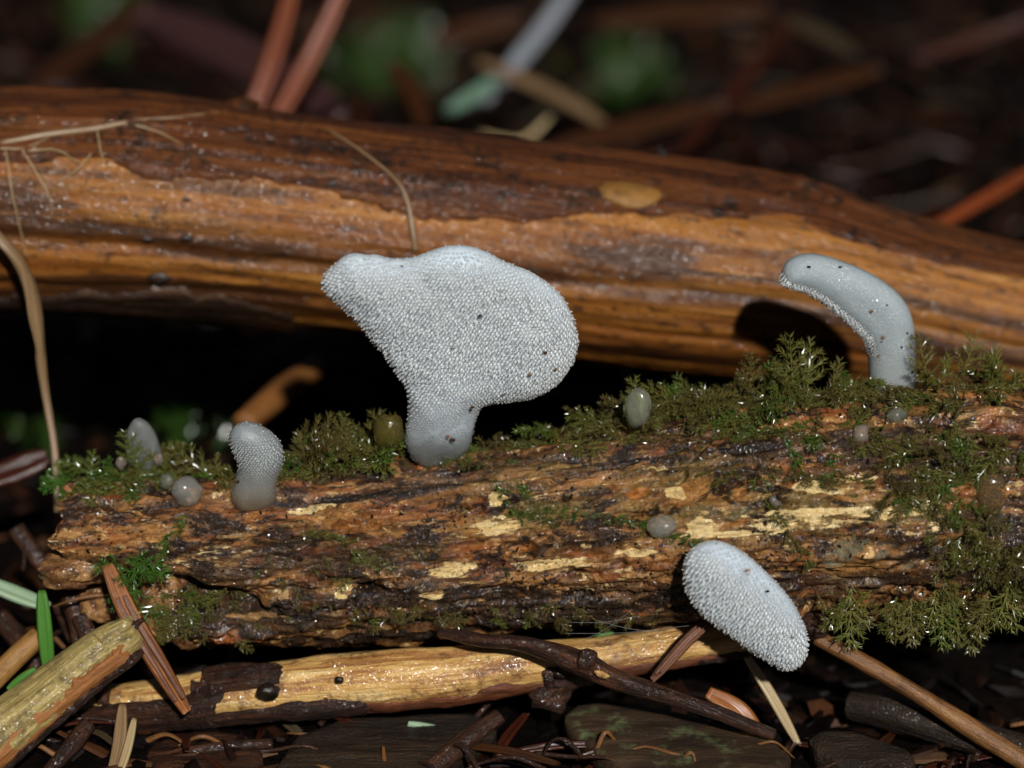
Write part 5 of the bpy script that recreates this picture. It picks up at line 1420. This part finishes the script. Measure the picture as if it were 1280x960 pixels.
# ------------------------------------------------------------------ moss patches on the ground behind
gm = MB()
for (px, py, n, hw) in ((490, 95, 60, 55), (780, 100, 26, 45), (60, 530, 18, 40), (220, 540, 14, 40), (130, 40, 16, 40)):
    for _ in range(n):
        p = PZ(px + RNG.normal() * hw * 0.6, py + RNG.normal() * 22, GZ + 0.3)
        p[2] = ground_z(p[0], p[1])[0]
        v, f, tp = FROND[RNG.integers(0, 6)]
        B = basis(np.array([RNG.normal() * .6, RNG.normal() * .6, 0.8]), np.array([0, -1.0, 0.2]))
        gm.add((v * 1.5) @ B.T + p, f, tip=tp, tint=np.full(len(v), RNG.uniform(0.75, 1)))
tag(gm.build('ground_moss', moss_mat('dark_ground_moss', 'attr', [(0.0, (0.01, 0.02, 0.004)), (1.0, (0.010, 0.045, 0.003))]), smooth=False), 'dark green moss tufts on the soil behind the branch', 'moss', kind='stuff')  # greens darker than the log moss, standing in for flash falloff

# ------------------------------------------------------------------ crumbs and water beads on the wood
cr = MB(); n_c = 0
v0, f0 = ICO1
for _ in range(3600):
    a, b = RNG.uniform(60, 1280), RNG.uniform(480, 795)
    if RNG.random() < 0.35: b = RNG.normal(745, 25)
    loc, nr = on_log(a, b)
    if loc is None: continue
    if fbm(loc[None, :] * [1.3, 2.5, 2.5], 3, seed=77)[0] < RNG.uniform(-0.15, 0.25): continue
    s = RNG.uniform(0.006, 0.02) * (1 if RNG.random() < 0.93 else 1.9)
    v = v0 * (1 + 0.35 * RNG.normal(size=(len(v0), 1))) * [s * RNG.uniform(0.8, 2.0), s, s * 0.8]
    w_ = v @ rand_rot().T + loc + nr * s * 0.4
    cr.add(w_, f0, tint=np.full(len(v), RNG.random()))
for body, spots in ((inf, ((503, 331), (520, 318), (663, 466), (588, 513), (590, 508), (560, 543), (566, 549), (630, 493), (682, 440), (695, 462), (600, 388))), (inf2, ((934, 716), (936, 719), (949, 716), (906, 686), (960, 742))), (inf3, ((1104, 425), (1103, 431), (1100, 449), (1136, 421), (1128, 437), (1052, 340), (1090, 392), (1110, 385), (1012, 338))), (inf4, ((352, 568), (296, 608)))):
    for px, py in spots:
        q = P(px, py, body.Y0 - 0.3)[[0, 2]][None, :]
        if not inside(q, body.poly)[0]: continue
        loc = body.front(q)[0] - np.array([0, 0.075 if body in (inf, inf2) else 0.005, 0])
        s = RNG.uniform(0.012, 0.026)
        cr.add(v0 * (1 + 0.3 * RNG.normal(size=(len(v0), 1))) * [s * 1.3, s, s] + loc, f0, tint=np.full(len(v0), RNG.choice([0.3, 0.75, 0.9])))
m = NT('soil_crumbs')
c = m.ramp(m.attr('tint', 'Fac'), [(0.0, (0.004, 0.003, 0.002)), (0.6, (0.016, 0.009, 0.006)), (0.8, (0.06, 0.028, 0.012)), (0.94, (0.2, 0.10, 0.04)), (1.0, (0.45, 0.34, 0.18))])
tag(cr.build('soil_crumbs', m.out(c, 0.22), smooth=False), 'fine dark soil crumbs sticking to the wet rotten log', 'soil', kind='stuff')
dr = MB()
v0, f0 = ICO2
for _ in range(9000):
    a, b = RNG.uniform(60, 1280), RNG.uniform(480, 790)
    loc, nr = on_log(a, b)
    if loc is None: continue
    s = RNG.uniform(0.004, 0.0095) * (1 if RNG.random() < 0.96 else 1.8)
    dr.add(v0 * [s, s, s * 0.9] + loc + nr * s * 0.3, f0)
for _ in range(420):
    a, b = RNG.uniform(0, 1280), RNG.uniform(110, 480)
    loc, nr = on_log(a, b, bl_bvh)
    if loc is None: continue
    s = RNG.uniform(0.008, 0.016)
    dr.add(v0 * s + loc + nr * (0.05 + s * 0.3), f0)
# beads on moss tips
mv = moss.verts(); tips = np.concatenate(moss.a['tip']) > 0.95
tp = mv[tips]; tp = tp[RNG.permutation(len(tp))[:800]]
for p in tp:
    s = RNG.uniform(0.004, 0.010)
    dr.add(v0 * s + p, f0)
m = NT('water')
WATER = m.out((0.9, 0.93, 0.95), 0.04, None, Transmission_Weight=1.0, IOR=1.33)
tag(dr.build('water_beads', WATER), 'tiny glistening water beads on wet wood and moss', 'water', kind='stuff')
def big_drop(px, py, Y, r, label):
    mb = MB(); v, f = ICO3
    mb.add(v * [r, r, r * 1.1] + P(px, py, Y), f)
    return tag(mb.build('water_drop', WATER), label, 'water drop')
l1, n1 = hit_down(826, 196, bl_bvh)
mb = MB(); mb.add(ICO3[0] * 0.08 + l1 + n1 * 0.1, ICO3[1]); tag(mb.build('water_drop', WATER), 'bright water drop on the upper edge of the bare branch', 'water drop')
l1, n1 = hit_down(1078, 728)
mb = MB(); mb.add(ICO3[0] * 0.05 + l1 + n1 * 0.03, ICO3[1]); tag(mb.build('water_drop', WATER), 'bright water drop under the right part of the mossy log', 'water drop')
for px, py, r in ((1054, 190, .13), (1095, 228, .08), (1130, 150, .07), (1010, 95, .07), (1185, 100, .08), (1240, 275, .09), (1120, 255, .06), (950, 120, .05), (80, 92, .07), (310, 32, .06), (1205, 205, .06), (850, 75, .06), (28, 520, .09)):
    p = PZ(px, py, GZ + 0.35); p[2] = ground_z(p[0], p[1])[0] + r
    tag(MB().add(ICO3[0] * r + p + [0, 0, 0.08], ICO3[1]).build('water_drop', WATER), 'water drop glinting out of focus in the dark litter', 'water drop', 'water drops in the litter')

for o in bpy.data.objects:
    if '_o' in o: del o['_o']
